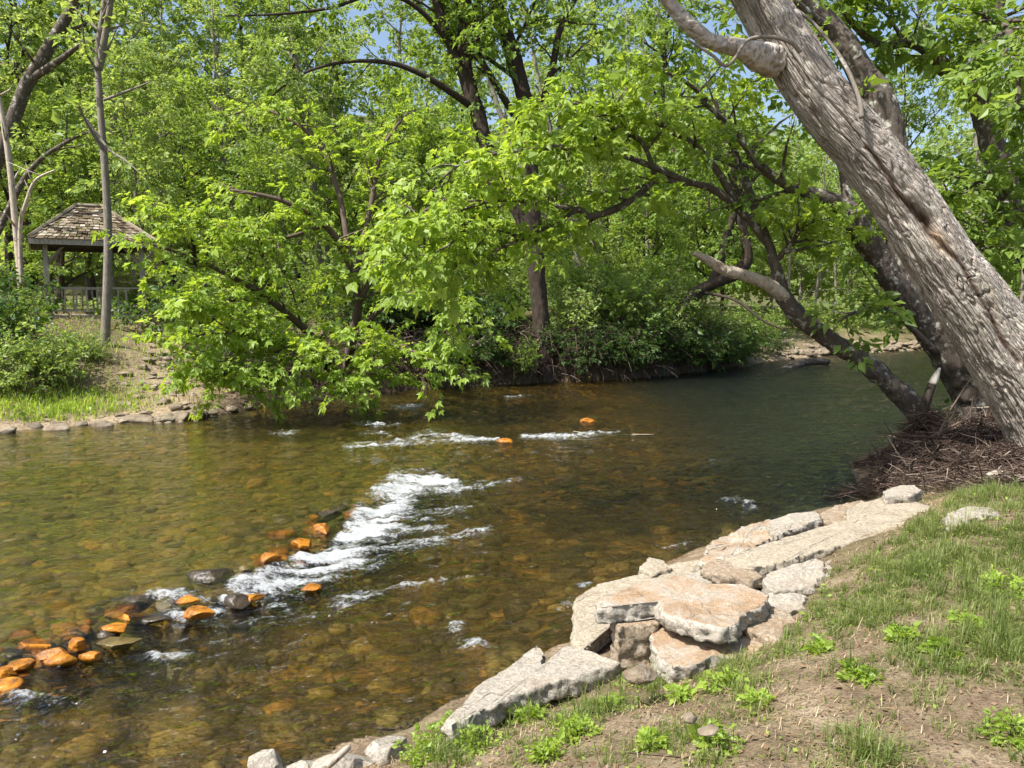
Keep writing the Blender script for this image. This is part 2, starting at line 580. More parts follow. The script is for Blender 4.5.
n = NT("soil")
a = n.noise(3.5, 6, None, .65); b = n.noise(55, 4, None, .7); c = n.noise(14, 4)
col = n.ramp(a, [(.3, (.115, .083, .055)), (.5, (.225, .17, .112)), (.68, (.36, .29, .20))])
col = n.mix(n.ramp(b, [(.38, .7), (.55, 0.0)]), col, (.085, .055, .036))
col = n.mix(n.ramp(n.voro(60, None, "F1", "Distance"), [(.1, .35), (.2, 0.0)]), col, (.42, .34, .25))
col = n.mix(n.math("MULTIPLY", n.attr("stony"), n.ramp(c, [(.35, .4), (.6, .9)])), col, (.36, .285, .19))
gcol = n.ramp(c, [(.3, (.05, .06, .018)), (.7, (.10, .115, .035))])
col = n.mix(n.math("MULTIPLY", n.attr("green"), n.ramp(b, [(.3, .5), (.6, .9)])), col, gcol)
col = n.mix(n.math("MULTIPLY", n.attr("bank_shade"), .85), col, n.ramp(c, [(.3, (.028, .02, .013)), (.7, (.075, .055, .036))]))  # soil colour darkened where the canopy shades the bank
h = n.math("ADD", n.math("MULTIPLY", b, .6), n.math("MULTIPLY", c, 1.2))
M["soil"] = n.principled(col, .96, n.bump(h, .03), .1)

n = NT("river_bed")
wv = n.n("TexNoise", Scale=3.5, Detail=2); n.put(wv.inputs["Vector"], n.coord())
vec = n.mix(.10, n.coord(), wv.outputs["Color"], "LINEAR_LIGHT")
cob = n.voro(6.5, vec, "F1", "Color"); sp = n.n("SeparateColor"); n.put(sp.inputs[0], cob)
edge = n.voro(6.5, vec, "DISTANCE_TO_EDGE")
col = n.ramp(sp.outputs[0], [(.0, (.17, .135, .05)), (.35, (.30, .24, .08)), (.7, (.42, .33, .11)), (.93, (.50, .36, .10)), (1, (.55, .34, .07))])
col = n.mix(n.ramp(n.noise(1.1, 4), [(.35, .7), (.65, 0.0)]), col, (.15, .13, .04))
col = n.mix(n.ramp(edge, [(.0, .4), (.07, 0.0)]), col, (.09, .07, .025))
col = n.mix(n.ramp(n.noise(28, 4), [(.4, .55), (.62, 0.0)]), col, (.05, .042, .016))
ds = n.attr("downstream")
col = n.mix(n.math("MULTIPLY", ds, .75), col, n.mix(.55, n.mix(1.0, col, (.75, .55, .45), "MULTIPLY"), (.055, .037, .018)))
big = n.voro(2.6, n.mix(.3, n.coord(), wv.outputs["Color"], "LINEAR_LIGHT"), "F1", "Color"); sb = n.n("SeparateColor"); n.put(sb.inputs[0], big)
amb = n.math("MULTIPLY", n.ramp(sb.outputs[1], [(.62, 0.0), (.8, .8)]), n.ramp(n.noise(5, 4), [(.4, 0.0), (.6, 1.0)]))
col = n.mix(amb, col, (.50, .26, .045))
col = n.mix(n.math("MULTIPLY", n.ramp(sb.outputs[2], [(.6, 0.0), (.8, .75)]), n.ramp(n.noise(4, 4), [(.4, 0.0), (.6, 1.0)])), col, (.05, .04, .02))
col = n.mix(n.math("MULTIPLY", n.attr("deep"), .93), col, n.ramp(n.noise(1.5, 4), [(.3, (.05, .068, .066)), (.7, (.10, .128, .125))]))  # pool bed coloured slate to stand in for reflected sky
col = n.mix(n.math('SUBTRACT', 1.0, ds), col, n.mix(1.0, col, (.80, .93, .72), 'MULTIPLY'))
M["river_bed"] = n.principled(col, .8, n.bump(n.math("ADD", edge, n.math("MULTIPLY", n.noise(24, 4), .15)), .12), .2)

u, q = sub(Q[~fw])
link("ground", mesh_of("ground", V[u], None, q, True, {"green": green[u], "stony": stony[u], "bank_shade": bank_shade[u]}), M["soil"])["kind"] = "structure"
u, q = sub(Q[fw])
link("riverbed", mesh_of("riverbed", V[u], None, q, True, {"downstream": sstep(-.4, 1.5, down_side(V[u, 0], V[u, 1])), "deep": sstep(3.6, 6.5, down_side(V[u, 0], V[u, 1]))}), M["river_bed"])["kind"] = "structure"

# ------------------------------------------------------------------ water
wx = axis([(-140, -40, 10), (-40, -14, .8), (-14, -6, .12), (-6, 6.5, .042), (6.5, 22, .13), (22, 60, .8), (60, 140, 8)])
wy = axis([(-30, 2, 1.5), (2, 4, .15), (4, 12, .035), (12, 18, .06), (18, 42, .12), (42, 80, .8), (80, 140, 6)])
X, Y = np.meshgrid(wx, wy)
ds = down_side(X, Y)
inw = (Y > WEIR[0, 1] - 1) & (Y < WEIR[-1, 1] + 1)
near_weir = np.maximum(0, np.maximum(WEIR[3, 1] - Y, Y - WEIR[-1, 1]))
wmask = np.exp(-(near_weir / 1.2) ** 2)
PXw, PYw = to_px(np.stack([X, Y, 0 * X], -1))
# white water: strokes (px, py, half width) laid on the surface where the current breaks
STROKES = [
    ([(228, 594), (250, 584), (285, 572), (325, 556), (352, 540), (372, 520), (388, 500), (402, 486), (428, 478), (455, 478)], [6, 9, 12, 15, 17, 17, 14, 10, 6, 3], 1.25),
    ([(330, 545), (370, 547), (405, 542), (450, 535), (490, 527)], [16, 13, 9, 6, 3], .6),
    ([(370, 505), (410, 512), (440, 508), (480, 500)], [14, 10, 6, 3], .5),
    ([(395, 480), (440, 484), (480, 482), (520, 478)], [9, 8, 5, 2], .58),
    ([(360, 525), (400, 528), (440, 522), (470, 514)], [12, 9, 6, 3], .55),
    ([(270, 570), (300, 575), (340, 566), (380, 560)], [10, 8, 7, 3], .75),
    ([(155, 595), (175, 603), (200, 605), (225, 600)], [10, 11, 9, 4], .72),
    ([(250, 612), (285, 612), (330, 606), (360, 598)], [6, 9, 7, 4], .42),
    ([(335, 600), (355, 594), (380, 590), (420, 582), (480, 577), (520, 576)], [7, 7, 4, 3, 2, 1], .52),
    ([(270, 600), (280, 596), (290, 605)], [4, 5, 3], .6),
    ([(455, 622), (460, 634), (470, 644), (484, 648)], [6, 9, 9, 4], .6),
    ([(418, 440), (440, 438), (470, 440), (498, 441)], [8, 7, 4, 2], .72),
    ([(345, 447), (380, 446), (410, 443)], [3, 4, 4], .7),
    ([(525, 437), (560, 437), (585, 436), (618, 432)], [3, 4, 3, 2], .68),
    ([(393, 408), (405, 408), (420, 406)], [2, 3, 2], .8),
    ([(355, 423), (380, 425), (400, 424)], [2, 3, 2], .55),
    ([(360, 434), (375, 433), (390, 436)], [2, 3, 2], .55),
    ([(270, 433), (285, 434), (300, 431)], [2, 3, 1], .5),
    ([(495, 398), (515, 397), (530, 396)], [1, 2, 1], .45),
    ([(155, 648), (175, 650), (190, 645)], [5, 6, 3], .6), ([(15, 690), (45, 700), (70, 692)], [5, 7, 4], .6), ([(55, 660), (64, 664), (75, 660)], [2, 4, 2], .5),
    ([(725, 500), (745, 502), (755, 508)], [3, 4, 2], .36), ([(660, 545), (672, 548), (690, 540)], [3, 3, 2], .42), ([(572, 600), (580, 590), (590, 584)], [4, 5, 3], .42),
    ([(560, 612), (566, 604), (575, 600)], [4, 5, 3], .38), ([(700, 460), (715, 462), (730, 460)], [2, 2, 1], .3),
]
foam = np.zeros_like(X)
for pts, wd, amp in STROKES:
    S = smooth_path(np.array([[a, b, w] for (a, b), w in zip(pts, wd)], float), 26)
    x0, x1 = S[:, 0].min() - 60, S[:, 0].max() + 60
    y0, y1 = S[:, 1].min() - 40, S[:, 1].max() + 40
    sel = (PXw > x0) & (PXw < x1) & (PYw > y0) & (PYw < y1) & (Y > 2)
    if not sel.any(): continue
    px, py = PXw[sel], PYw[sel]
    best = np.zeros_like(px)
    for a in S:
        w = max(a[2], 1)
        best = np.maximum(best, np.exp(-(((px - a[0]) / (w * 1.7)) ** 2 + ((py - a[1]) / w) ** 2)))
    foam[sel] = np.maximum(foam[sel], amp * best)
# flow coordinates: downstream runs to +x and slightly away
fx = X * .93 + Y * .36; fy = -X * .36 + Y * .93
fyw = fy + .22 * n2(X, Y, 1.1, 3, 77) + .06 * n2(X, Y, 5, 2, 78)
streak = fbm(np.stack([fx * 1.6, fyw * 7, 0 * X], -1), 4, 70)
tex = fbm(np.stack([fx * 9, fy * 16, 0 * X], -1), 4, 74, .65)
foam = foam * sstep(-4, 6, PXw - np.interp(PYw, [440, 462, 470, 480, 500, 518, 530, 545, 565, 578, 592, 600], [0, 300, 392, 380, 360, 346, 340, 322, 270, 236, 218, 0]))
foam_s = np.clip(foam * (.88 + 1.1 * streak) + .35 * tex * (foam > .04), 0, 1.3)
# surface shape
dsw = sstep(-.3, 1.0, ds)
rough = .35 + .65 * dsw
r1 = fbm(np.stack([fx * 2.2, fy * 3.0, 0 * X], -1), 3, 80)
r2 = fbm(np.stack([fx * 6.5, fy * 9.5, 0 * X], -1), 3, 84)
r3 = fbm(np.stack([fx * .7, fy * 1.2, 0 * X], -1), 2, 88)
Zw = .022 * r1 * rough + .012 * r2 * rough + .015 * r3 * rough
Zw = Zw + wmask * (.05 - .14 * sstep(-.1, .5, ds) + .09 * sstep(.6, 2.5, ds))
Zw = Zw + np.clip(foam_s, 0, 1) * (.05 * tex + .03 + .04 * np.abs(streak))
V = np.stack([X, Y, Zw], -1).reshape(-1, 3)
nx, ny = len(wx), len(wy)
ii, jj = np.meshgrid(np.arange(nx - 1), np.arange(ny - 1))
q0 = (jj * nx + ii).ravel()
Q = np.stack([q0, q0 + 1, q0 + nx + 1, q0 + nx], -1)
keep = ((d_far(X, Y).ravel() < 1.0) & (d_near(X, Y).ravel() < 1.0))[Q].any(1)
u, q = sub(Q[keep])

n = NT("river_water")
fl = n.coord((1.0, 1.0, 1.0), (0, 0, -.37))
mp = n.t.nodes.new("ShaderNodeMapping"); n.put(mp.inputs[0], fl); mp.inputs["Scale"].default_value = (1.0, 1.55, 1)
w1 = n.noise(4.2, 3, mp.outputs[0], .55, .3); w2 = n.noise(13, 3, mp.outputs[0], .55, .2)
hh = n.math("ADD", n.math("MULTIPLY", w1, .085), n.math("MULTIPLY", w2, .022))
hh = n.math("MULTIPLY", hh, n.math("ADD", .25, n.math("MULTIPLY", n.attr("rough"), 1.05)))
nor = n.bump(hh, 1.0, 1.0)
fr = n.n("Fresnel", IOR=1.33); n.put(fr.inputs["Normal"], nor)
tr = n.n("BsdfTransparent", Color=(.93, .92, .82, 1))
gl = n.n("BsdfGlossy", Color=(1, 1, 1, 1), Roughness=.03); n.put(gl.inputs["Normal"], nor)
rf = n.n("BsdfRefraction", Color=(.95, .94, .86, 1), Roughness=.0, IOR=1.33); n.put(rf.inputs["Normal"], nor)
m0 = n.n("MixShader"); n.put(m0.inputs[0], .42); n.put(m0.inputs[1], tr); n.put(m0.inputs[2], rf)
mx = n.n("MixShader"); n.put(mx.inputs[0], fr.outputs[0]); n.put(mx.inputs[1], m0); n.put(mx.inputs[2], gl)
fm = n.attr("foam")
fn = n.noise(26, 6, mp.outputs[0], .75); fn2 = n.noise(7, 4, mp.outputs[0], .6)
fac = n.math("ADD", fm, n.math("MULTIPLY", n.math("SUBTRACT", n.math("ADD", n.math("MULTIPLY", fn, .75), n.math("MULTIPLY", fn2, .5)), .64), 3.2))
fac = n.math("MULTIPLY", n.ramp(fac, [(.36, 0.0), (1.25, .95)]), n.ramp(fm, [(.04, 0.0), (.16, 1.0)]))
fd = n.n("BsdfPrincipled"); fd.inputs["Base Color"].default_value = (.62, .65, .66, 1); fd.inputs["Roughness"].default_value = .45
n.put(fd.inputs["Normal"], n.bump(n.math("ADD", fn, n.math("MULTIPLY", n.noise(80, 3), .4)), .05))
m2 = n.n("MixShader"); n.put(m2.inputs[0], fac); n.put(m2.inputs[1], mx); n.put(m2.inputs[2], fd)
n.surf(m2)
ab = n.n("VolumeAbsorption", Color=(.66, .61, .32, 1), Density=.36)
n.t.links.new(ab.outputs[0], n.out.inputs["Volume"])
M["water"] = n.m
link("river_water", mesh_of("river_water", V[u], None, q, True, {"foam": foam_s.ravel()[u], "rough": rough.ravel()[u] + .9 * sstep(3, 7, ds).ravel()[u]}), M["water"])["kind"] = "structure"


# ------------------------------------------------------------------ stones
def ico(sub):
    t = (1 + 5 ** .5) / 2
    v = [(-1, t, 0), (1, t, 0), (-1, -t, 0), (1, -t, 0), (0, -1, t), (0, 1, t), (0, -1, -t), (0, 1, -t), (t, 0, -1), (t, 0, 1), (-t, 0, -1), (-t, 0, 1)]
    f = [(0, 11, 5), (0, 5, 1), (0, 1, 7), (0, 7, 10), (0, 10, 11), (1, 5, 9), (5, 11, 4), (11, 10, 2), (10, 7, 6), (7, 1, 8), (3, 9, 4), (3, 4, 2), (3, 2, 6), (3, 6, 8), (3, 8, 9), (4, 9, 5), (2, 4, 11), (6, 2, 10), (8, 6, 7), (9, 8, 1)]
    v = [np.array(a) / np.linalg.norm(a) for a in v]
    for _ in range(sub):
        mid, g = {}, []
        def md(a, b):
            k = (min(a, b), max(a, b))
            if k not in mid:
                p = v[a] + v[b]; v.append(p / np.linalg.norm(p)); mid[k] = len(v) - 1
            return mid[k]
        for a, b, c in f:
            x, y, z = md(a, b), md(b, c), md(c, a)
            g += [(a, x, z), (b, y, x), (c, z, y), (x, y, z)]
        f = g
    return np.array(v), np.array(f)


ICO = {k: ico(k) for k in (1, 2, 3, 4)}


def rock(seed, size, sub=3, cuts=7, rough=.10, rz=0.0):
    r = np.random.default_rng(seed)
    v, f = ICO[sub]
    v = v.copy()
    for _ in range(cuts):
        nn = nrm(r.normal(size=3)); d = r.uniform(.5, .88)
        s = v @ nn - d
        v = v - np.where(s[:, None] > 0, s[:, None] * nn * .97, 0)
    v = v * (1 + rough * fbm(v * 2.1 + seed * 3.7, 4, seed)[:, None])
    v = v * np.asarray(size)
    c, s_ = math.cos(rz), math.sin(rz)
    return v @ np.array([[c, s_, 0], [-s_, c, 0], [0, 0, 1]]), f


def put_rock(name, px, py, z, size, mat, label, cat="stone", group=None, seed=0, rz=0., sub=3, base=None, cuts=7, rough=.1):
    p = at_z(px, py, z) if base is None else np.asarray(base)
    V, f = rock(seed, size, sub, cuts, rough, rz)
    o = link(name, mesh_of(name, V, f), M[mat], None, p)
    return tag(o, label, cat, group)


G_W = "stones along the little weir"
# (px, py, half width m, half depth, half height, material, label)
WROCKS = [
    (301, 545, .17, .13, .13, "stone_orange", "bright orange boulder in the middle of the cluster beside the white water"),
    (279, 535, .18, .09, .09, "stone_orange", "flat orange stone at the upstream edge of the cluster, left of the brightest boulder"),
    (322, 531, .15, .11, .11, "stone_orange", "reddish orange stone touching the top of the white water"),
    (326, 516, .19, .14, .10, "stone_dark", "dark brown slab-like stone highest in the weir cluster"),
    (303, 513, .12, .09, .07, "stone_olive", "ochre stone just left of the dark brown slab-like stone"),
    (270, 561, .18, .14, .13, "stone_orange", "brown and orange boulder at the near end of the cluster by the foam"),
    (284, 545, .10, .08, .09, "stone_olive", "small dull stone wedged left of the bright orange boulder"),
    (314, 520, .09, .07, .09, "stone_orange", "small orange stone squeezed under the dark brown slab-like stone"),
    (212, 578, .24, .17, .15, "stone_dark", "big rounded dark boulder with water sliding over it"),
    (186, 600, .14, .08, .06, "stone_orange", "orange stone washed by foam below the dark boulder"),
    (198, 613, .15, .08, .07, "stone_orange", "long orange stone lying just downstream of the foam patch"),
    (250, 597, .12, .08, .035, "stone_orange", "orange stone under thin water beside the cascade foot"),
    (311, 588, .09, .06, .05, "stone_orange", "lone small orange stone downstream of the cascade"),
    (120, 617, .14, .06, .06, "stone_orange", "flat orange stone topmost of the left trail of stones"),
    (111, 629, .13, .07, .07, "stone_orange", "plump orange stone second from the top of the left trail"),
    (77, 645, .08, .055, .07, "stone_orange", "small upright orange stone in the middle of the left trail"),
    (71, 638, .06, .05, .05, "stone_orange", "tiny orange stone behind the small upright one"),
    (56, 655, .13, .06, .06, "stone_orange", "pointed orange stone lying along the current in the left trail"),
    (91, 656, .09, .05, .05, "stone_orange", "yellowish orange stone nearest the viewer in the left trail"),
    (34, 647, .16, .11, .08, "stone_orange", "large rusty stone with a dark left half in the left trail"),
    (20, 667, .10, .07, .07, "stone_orange", "rounded orange stone near the picture's left border"),
    (4, 673, .09, .07, .08, "stone_orange", "orange stone cut by the picture's left border"),
    (37, 657, .06, .04, .05, "stone_orange", "thin orange sliver between two larger stones of the left trail"),
    (116, 643, .19, .10, .045, "stone_olive", "broad flat olive stone just under the surface below the left trail"),
    (137, 603, .19, .12, .10, "stone_dark", "dark wet stone between the foam patch and the left trail"),
    (96, 612, .13, .09, .06, "stone_dark", "low dark stone above the left trail"),
    (10, 655, .13, .08, .06, "stone_dark", "dark flat stone beside the rusty one at the border"),
    (240, 572, .13, .10, .09, "stone_olive", "olive stone between the big dark boulder and the orange cluster"),
    (156, 619, .12, .08, .05, "stone_dark", "low dark stone under the foam patch"),
    (588, 422, .16, .10, .12, "stone_orange", "lone rounded orange stone out in midstream under the far bank"),
    (505, 442, .15, .09, .09, "stone_orange", "orange stone at the end of the midstream ripple"),
    (340, 508, .12, .09, .06, "stone_dark", "dark stone half under the top of the cascade"),
    (256, 536, .12, .08, .03, "stone_olive", "ochre stone under clear water upstream of the cluster"),
]
for i, (px, py, a, b, c, mt, lab) in enumerate(WROCKS):
    put_rock("river_stone", px, py, -.005 if c > .05 else -.045, (a * 1.08, b * 1.15, c * .8), mt, lab, "stone", G_W, 100 + i, .35 * math.sin(i * 2.3), 4, None, 12, .08)
rgw = np.random.default_rng(44)
for i in range(64):
    tt = rgw.random() ** .9 * .78
    a = WEIR[1] + (WEIR[2] - WEIR[1]) * .6 if tt == 0 else smooth_path(np.column_stack([WEIR, 0 * WEIR[:, 0]]), 200)[int(18 + tt * 175)][:2]
    p = np.array([a[0] + rgw.normal(-.12, .22), a[1] + rgw.normal(0, .12), 0])
    sz_ = np.exp(rgw.normal(-2.6, .3)); mt = ["stone_orange", "stone_orange", "stone_olive", "stone_dark", "stone_dark"][rgw.integers(0, 5)]
    p[2] = rgw.uniform(-.10, -.02)
    lab = {"stone_orange": "small orange stone mostly under water in the line of the weir", "stone_olive": "ochre stone mostly under water in the line of the weir", "stone_dark": "dark stone mostly under water in the line of the weir"}[mt]
    put_rock("river_stone", 0, 0, 0, (sz_ * 1.2, sz_ * .85, sz_ * .6), mt, lab, "stone", "half drowned stones of the weir", 700 + i, rgw.uniform(-.8, .8), 3, p, 11, .08)

# loose cobbles on the bed (nobody could count them)
rg = np.random.default_rng(5)
g = Geo()
N = 4000
cx = rg.uniform(-11, 7, N); cy = rg.uniform(3.6, 21, N)
ok = (d_far(cx, cy) < -.3) & (d_near(cx, cy) < -.15) & (down_side(cx, cy) < 5.2)
cx, cy = cx[ok], cy[ok]; cz = ground_h(cx, cy)
bv, bf = ICO[1]
sz = np.exp(rg.normal(-2.75, .42, len(cx)))[:, None] * np.stack([rg.uniform(.8, 1.6, len(cx)), rg.uniform(.7, 1.2, len(cx)), rg.uniform(.35, .6, len(cx))], -1)
th = rg.uniform(0, PI, len(cx))
jit = 1 + .16 * rg.normal(size=(len(cx), len(bv), 1))
L = bv[None] * jit * sz[:, None]
Vx = L[..., 0] * np.cos(th)[:, None] - L[..., 1] * np.sin(th)[:, None] + cx[:, None]
Vy = L[..., 0] * np.sin(th)[:, None] + L[..., 1] * np.cos(th)[:, None] + cy[:, None]
Vz = L[..., 2] + cz[:, None] + sz[:, 2:3] * .3
Vz = np.minimum(Vz, -.03)
V = np.stack([Vx, Vy, Vz], -1).reshape(-1, 3)
T = (np.arange(len(cx))[:, None, None] * len(bv) + bf[None]).reshape(-1, 3)
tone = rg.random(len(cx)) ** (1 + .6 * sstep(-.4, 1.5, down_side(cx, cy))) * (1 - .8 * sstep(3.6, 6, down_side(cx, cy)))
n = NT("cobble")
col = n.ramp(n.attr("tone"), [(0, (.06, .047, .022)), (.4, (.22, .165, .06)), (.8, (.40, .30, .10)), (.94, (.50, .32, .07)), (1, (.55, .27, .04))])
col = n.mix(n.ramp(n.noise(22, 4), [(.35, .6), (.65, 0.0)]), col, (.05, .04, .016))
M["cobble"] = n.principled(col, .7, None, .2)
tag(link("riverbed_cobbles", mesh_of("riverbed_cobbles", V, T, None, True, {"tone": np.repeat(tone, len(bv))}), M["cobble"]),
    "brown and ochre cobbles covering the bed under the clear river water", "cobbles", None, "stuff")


# ------------------------------------------------------------------ broken concrete
def plane_hit(px, py, pl):
    """pl = (px0, py0, z0, slope in x, slope in y)"""
    p0 = at_z(pl[0], pl[1], pl[2]); sx, sy = pl[3], pl[4]
    d = ray(px, py)
    k = d[2] - sx * d[0] - sy * d[1]
    t = (p0[2] - CAMZ + sx * (0 - p0[0]) + sy * (0 - p0[1])) / k
    return CAM + d * t


def slab(pts, pl, thick, mat, label, seed, name="concrete_slab", cat="concrete slab", group="broken concrete slabs along the near bank", jag=.012, rough=.005, shrink=.0):
    O = np.array([plane_hit(a, b, pl) for a, b in pts])
    cen = O.mean(0)
    # resample the outline
    Cl = np.vstack([O, O[:1]])
    out = []
    for a, b in zip(Cl[:-1], Cl[1:]):
        k = max(2, int(np.linalg.norm(b - a) / .022))
        out += [a + (b - a) * t for t in np.arange(k) / k]
    B = np.array(out); m = len(B)
    area = .5 * np.sum(B[:, 0] * np.roll(B[:, 1], -1) - np.roll(B[:, 0], -1) * B[:, 1])
    if area < 0: B = B[::-1]
    Tn = nrm(np.roll(B, -1, 0) - np.roll(B, 1, 0)); Nn = nrm(np.stack([Tn[:, 1], -Tn[:, 0], 0 * Tn[:, 0]], -1))
    B = B + Nn * (jag * .8 * fbm(B * 7 + seed, 3, seed)[:, None] + jag * .5 * np.round(2.2 * vnoise(B * 11 + seed, seed + 1))[:, None] / 2.2)
    g = Geo()
    nl = max(5, int(thick / .016))
    rows = []
    jag *= 1.1; rough *= .6
    up = nrm(np.array([-pl[3], -pl[4], 1.0]))
    for k in range(nl + 1):
        t = k / nl
        p = B - up * thick * t
        w = jag * (1.2 * fbm(p * 13 + 7 * seed, 4, seed + 5, .6)[:, None] + 1.3 * vnoise(p * 34 + seed, seed)[:, None])
        r = (1 - (1 - min(1, t / .09)) ** 2) if t < .09 else 1
        p = p + Nn * (w * (.4 + .6 * r) - (1 - r) * .007 - shrink * t * thick)
        rows.append(p)
    # top cap: rings shrinking towards the centre, projected on the plane with small relief
    c2 = B.mean(0)
    caps = []
    for t in (.985, .95, .88, .78, .66, .52, .38, .24, .1):
        p = c2 + (rows[0] - c2) * t
        p = p + up * (rough * 1.6 * fbm(p * 14 + seed, 4, seed + 9)[:, None] + rough * .8 * fbm(p * 4 + seed, 2, seed + 3)[:, None] * (1 - t) * 3)
        caps.append(p)
    R = list(reversed(caps)) + rows
    V = np.concatenate(R + [c2[None], (rows[-1].mean(0))[None]])
    nr = len(R)
    i = np.arange(nr - 1)[:, None] * m; j = np.arange(m)[None]; j2 = (j + 1) % m
    Q = np.stack([i + j, i + m + j, i + m + j2, i + j2], -1).reshape(-1, 4)
    jj = np.arange(m); jn = (jj + 1) % m
    T = np.concatenate([np.stack([np.full(m, nr * m), jj, jn], -1), np.stack([np.full(m, nr * m + 1), (nr - 1) * m + jn, (nr - 1) * m + jj], -1)])
    me = mesh_of(name, V - cen, T, Q, True)
    return tag(link(name, me, M[mat], None, cen), label, cat, group)


slab([(572, 640), (574, 598), (598, 584), (654, 570), (676, 562), (700, 560), (716, 575), (705, 610), (650, 622), (607, 624), (598, 636), (584, 650), (577, 648)],
     (600, 610, .27, .02, -.02), .10, "concrete_tan", "smooth tan slab sticking out lowest over the water, left of the rust-coloured one", 3)
slab([(595, 603), (604, 596), (636, 584), (657, 579), (683, 575), (706, 583), (742, 584), (771, 595), (765, 605), (744, 614), (737, 626), (718, 628), (690, 620), (662, 612), (656, 601), (640, 604), (610, 607), (598, 608)],
     (680, 600, .67, .01, .0), .105, "concrete_rust", "rust-stained white-edged slab lying on the upright block", 4, jag=.016, rough=.012)
slab([(646, 617), (664, 616), (700, 628), (742, 634), (766, 643), (786, 655), (764, 663), (728, 655), (712, 657), (700, 664), (672, 668), (656, 655)],
     (700, 645, .50, .02, .05), .17, "concrete_rust", "thick white-rimmed slab at the grass edge under the rust-stained slab", 5, jag=.018, rough=.014)
slab([(736, 606), (752, 600), (785, 610), (802, 624), (780, 640), (747, 629)],
     (770, 618, .57, -.02, .03), .09, "concrete_brown", "small brown slab half in grass, right of the thick white-rimmed slab", 6)
slab([(946, 513), (930, 506), (903, 497), (884, 497), (858, 504), (845, 510), (866, 515), (840, 521), (822, 526), (793, 535), (760, 545), (724, 558), (735, 566), (753, 568), (783, 562), (824, 550), (858, 541), (897, 531), (905, 524), (918, 520)],
     (830, 535, .64, .02, -.02), .17, "concrete_tan", "longest slab, smooth and tan, tilted beside the grass", 7, rough=.004, jag=.014)
slab([(762, 583), (766, 574), (783, 567), (815, 557), (824, 562), (826, 574), (812, 588), (790, 588), (774, 590)],
     (795, 575, .60, .02, .02), .10, "concrete_white", "rough whitish slab broken off the front of the longest slab", 8, jag=.02, rough=.012)
slab([(826, 561), (858, 552), (884, 546), (886, 556), (850, 568), (832, 578), (826, 574)],
     (850, 560, .60, .0, .0), .10, "concrete_white", "whitish broken strip running into the grass under the longest slab", 18, jag=.02, rough=.012)
slab([(757, 603), (765, 594), (783, 590), (806, 596), (806, 608), (791, 612), (770, 608)],
     (785, 600, .56, .02, .02), .08, "concrete_white", "flat whitish piece below the rough whitish slab", 9, jag=.016, rough=.012)
slab([(701, 560), (708, 549), (718, 538), (736, 529), (771, 519), (780, 534), (747, 550), (721, 563)],
     (740, 542, .47, .10, -.12), .16, "concrete_rust", "rust-coloured rubble chunk sloping to the water behind the longest slab", 10, jag=.03, rough=.03)
slab([(770, 520), (791, 513), (818, 511), (820, 519), (800, 527), (776, 537)],
     (795, 520, .58, .0, .0), .13, "concrete_white", "white squared-off chunk on the water side of the longest slab", 11, jag=.02, rough=.01)
slab([(700, 566), (714, 558), (732, 561), (750, 566), (764, 577), (752, 580), (735, 576), (716, 574)],
     (735, 568, .62, -.06, .02), .075, "concrete_brown", "thin tan wedge of concrete resting between the rust-stained and longest slabs", 12)
slab([(818, 514), (836, 505), (860, 500), (872, 503), (862, 516), (840, 522), (826, 521)],
     (842, 512, .55, .0, -.02), .14, "concrete_brown", "dull brown rough slab beyond the white squared-off chunk", 13, jag=.02, rough=.02)
slab([(480, 683), (507, 668), (537, 645), (544, 653), (542, 664), (556, 657), (566, 644), (595, 652), (618, 662), (600, 670), (572, 678), (545, 684), (507, 697), (478, 714), (452, 728), (440, 726), (458, 706)],
     (520, 680, .34, .04, -.10), .11, "concrete_white", "pale slab with a notched water edge left of the upright block", 14, jag=.014, rough=.008)
slab([(613, 616), (656, 612), (660, 622), (618, 628)],
     (636, 620, .555, .0, .0), .56, "concrete_brown", "upright dark block propping up the rust-stained slab", 15, name="concrete_block", cat="concrete block", jag=.012)
slab([(883, 491), (899, 485), (915, 485), (922, 490), (912, 495), (886, 496)],
     (900, 490, .72, .0, .0), .10, "concrete_white", "small white block lying past the far end of the longest slab", 16, name="concrete_block", cat="concrete block", jag=.014)
slab([(948, 513), (968, 506), (995, 508), (998, 515), (975, 519), (958, 526), (946, 528)],
     (970, 514, float(hit(970, 514)[2]) + .05, .0, .0), .10, "concrete_white", "flat white piece half sunk in the grass past the longest slab", 17, jag=.02, rough=.014)
slab([(640, 566), (650, 557), (664, 561), (672, 568), (652, 574)],
     (655, 566, .30, .0, .0), .10, "concrete_tan", "little tan lump at the water edge behind the smooth tan slab", 21, jag=.02)
slab([(668, 590), (690, 572), (705, 572), (716, 580), (700, 600)],
     (690, 585, .46, .0, .0), .12, "concrete_white", "whitish piece wedged under the rust-stained slab", 22, jag=.02, rough=.012)

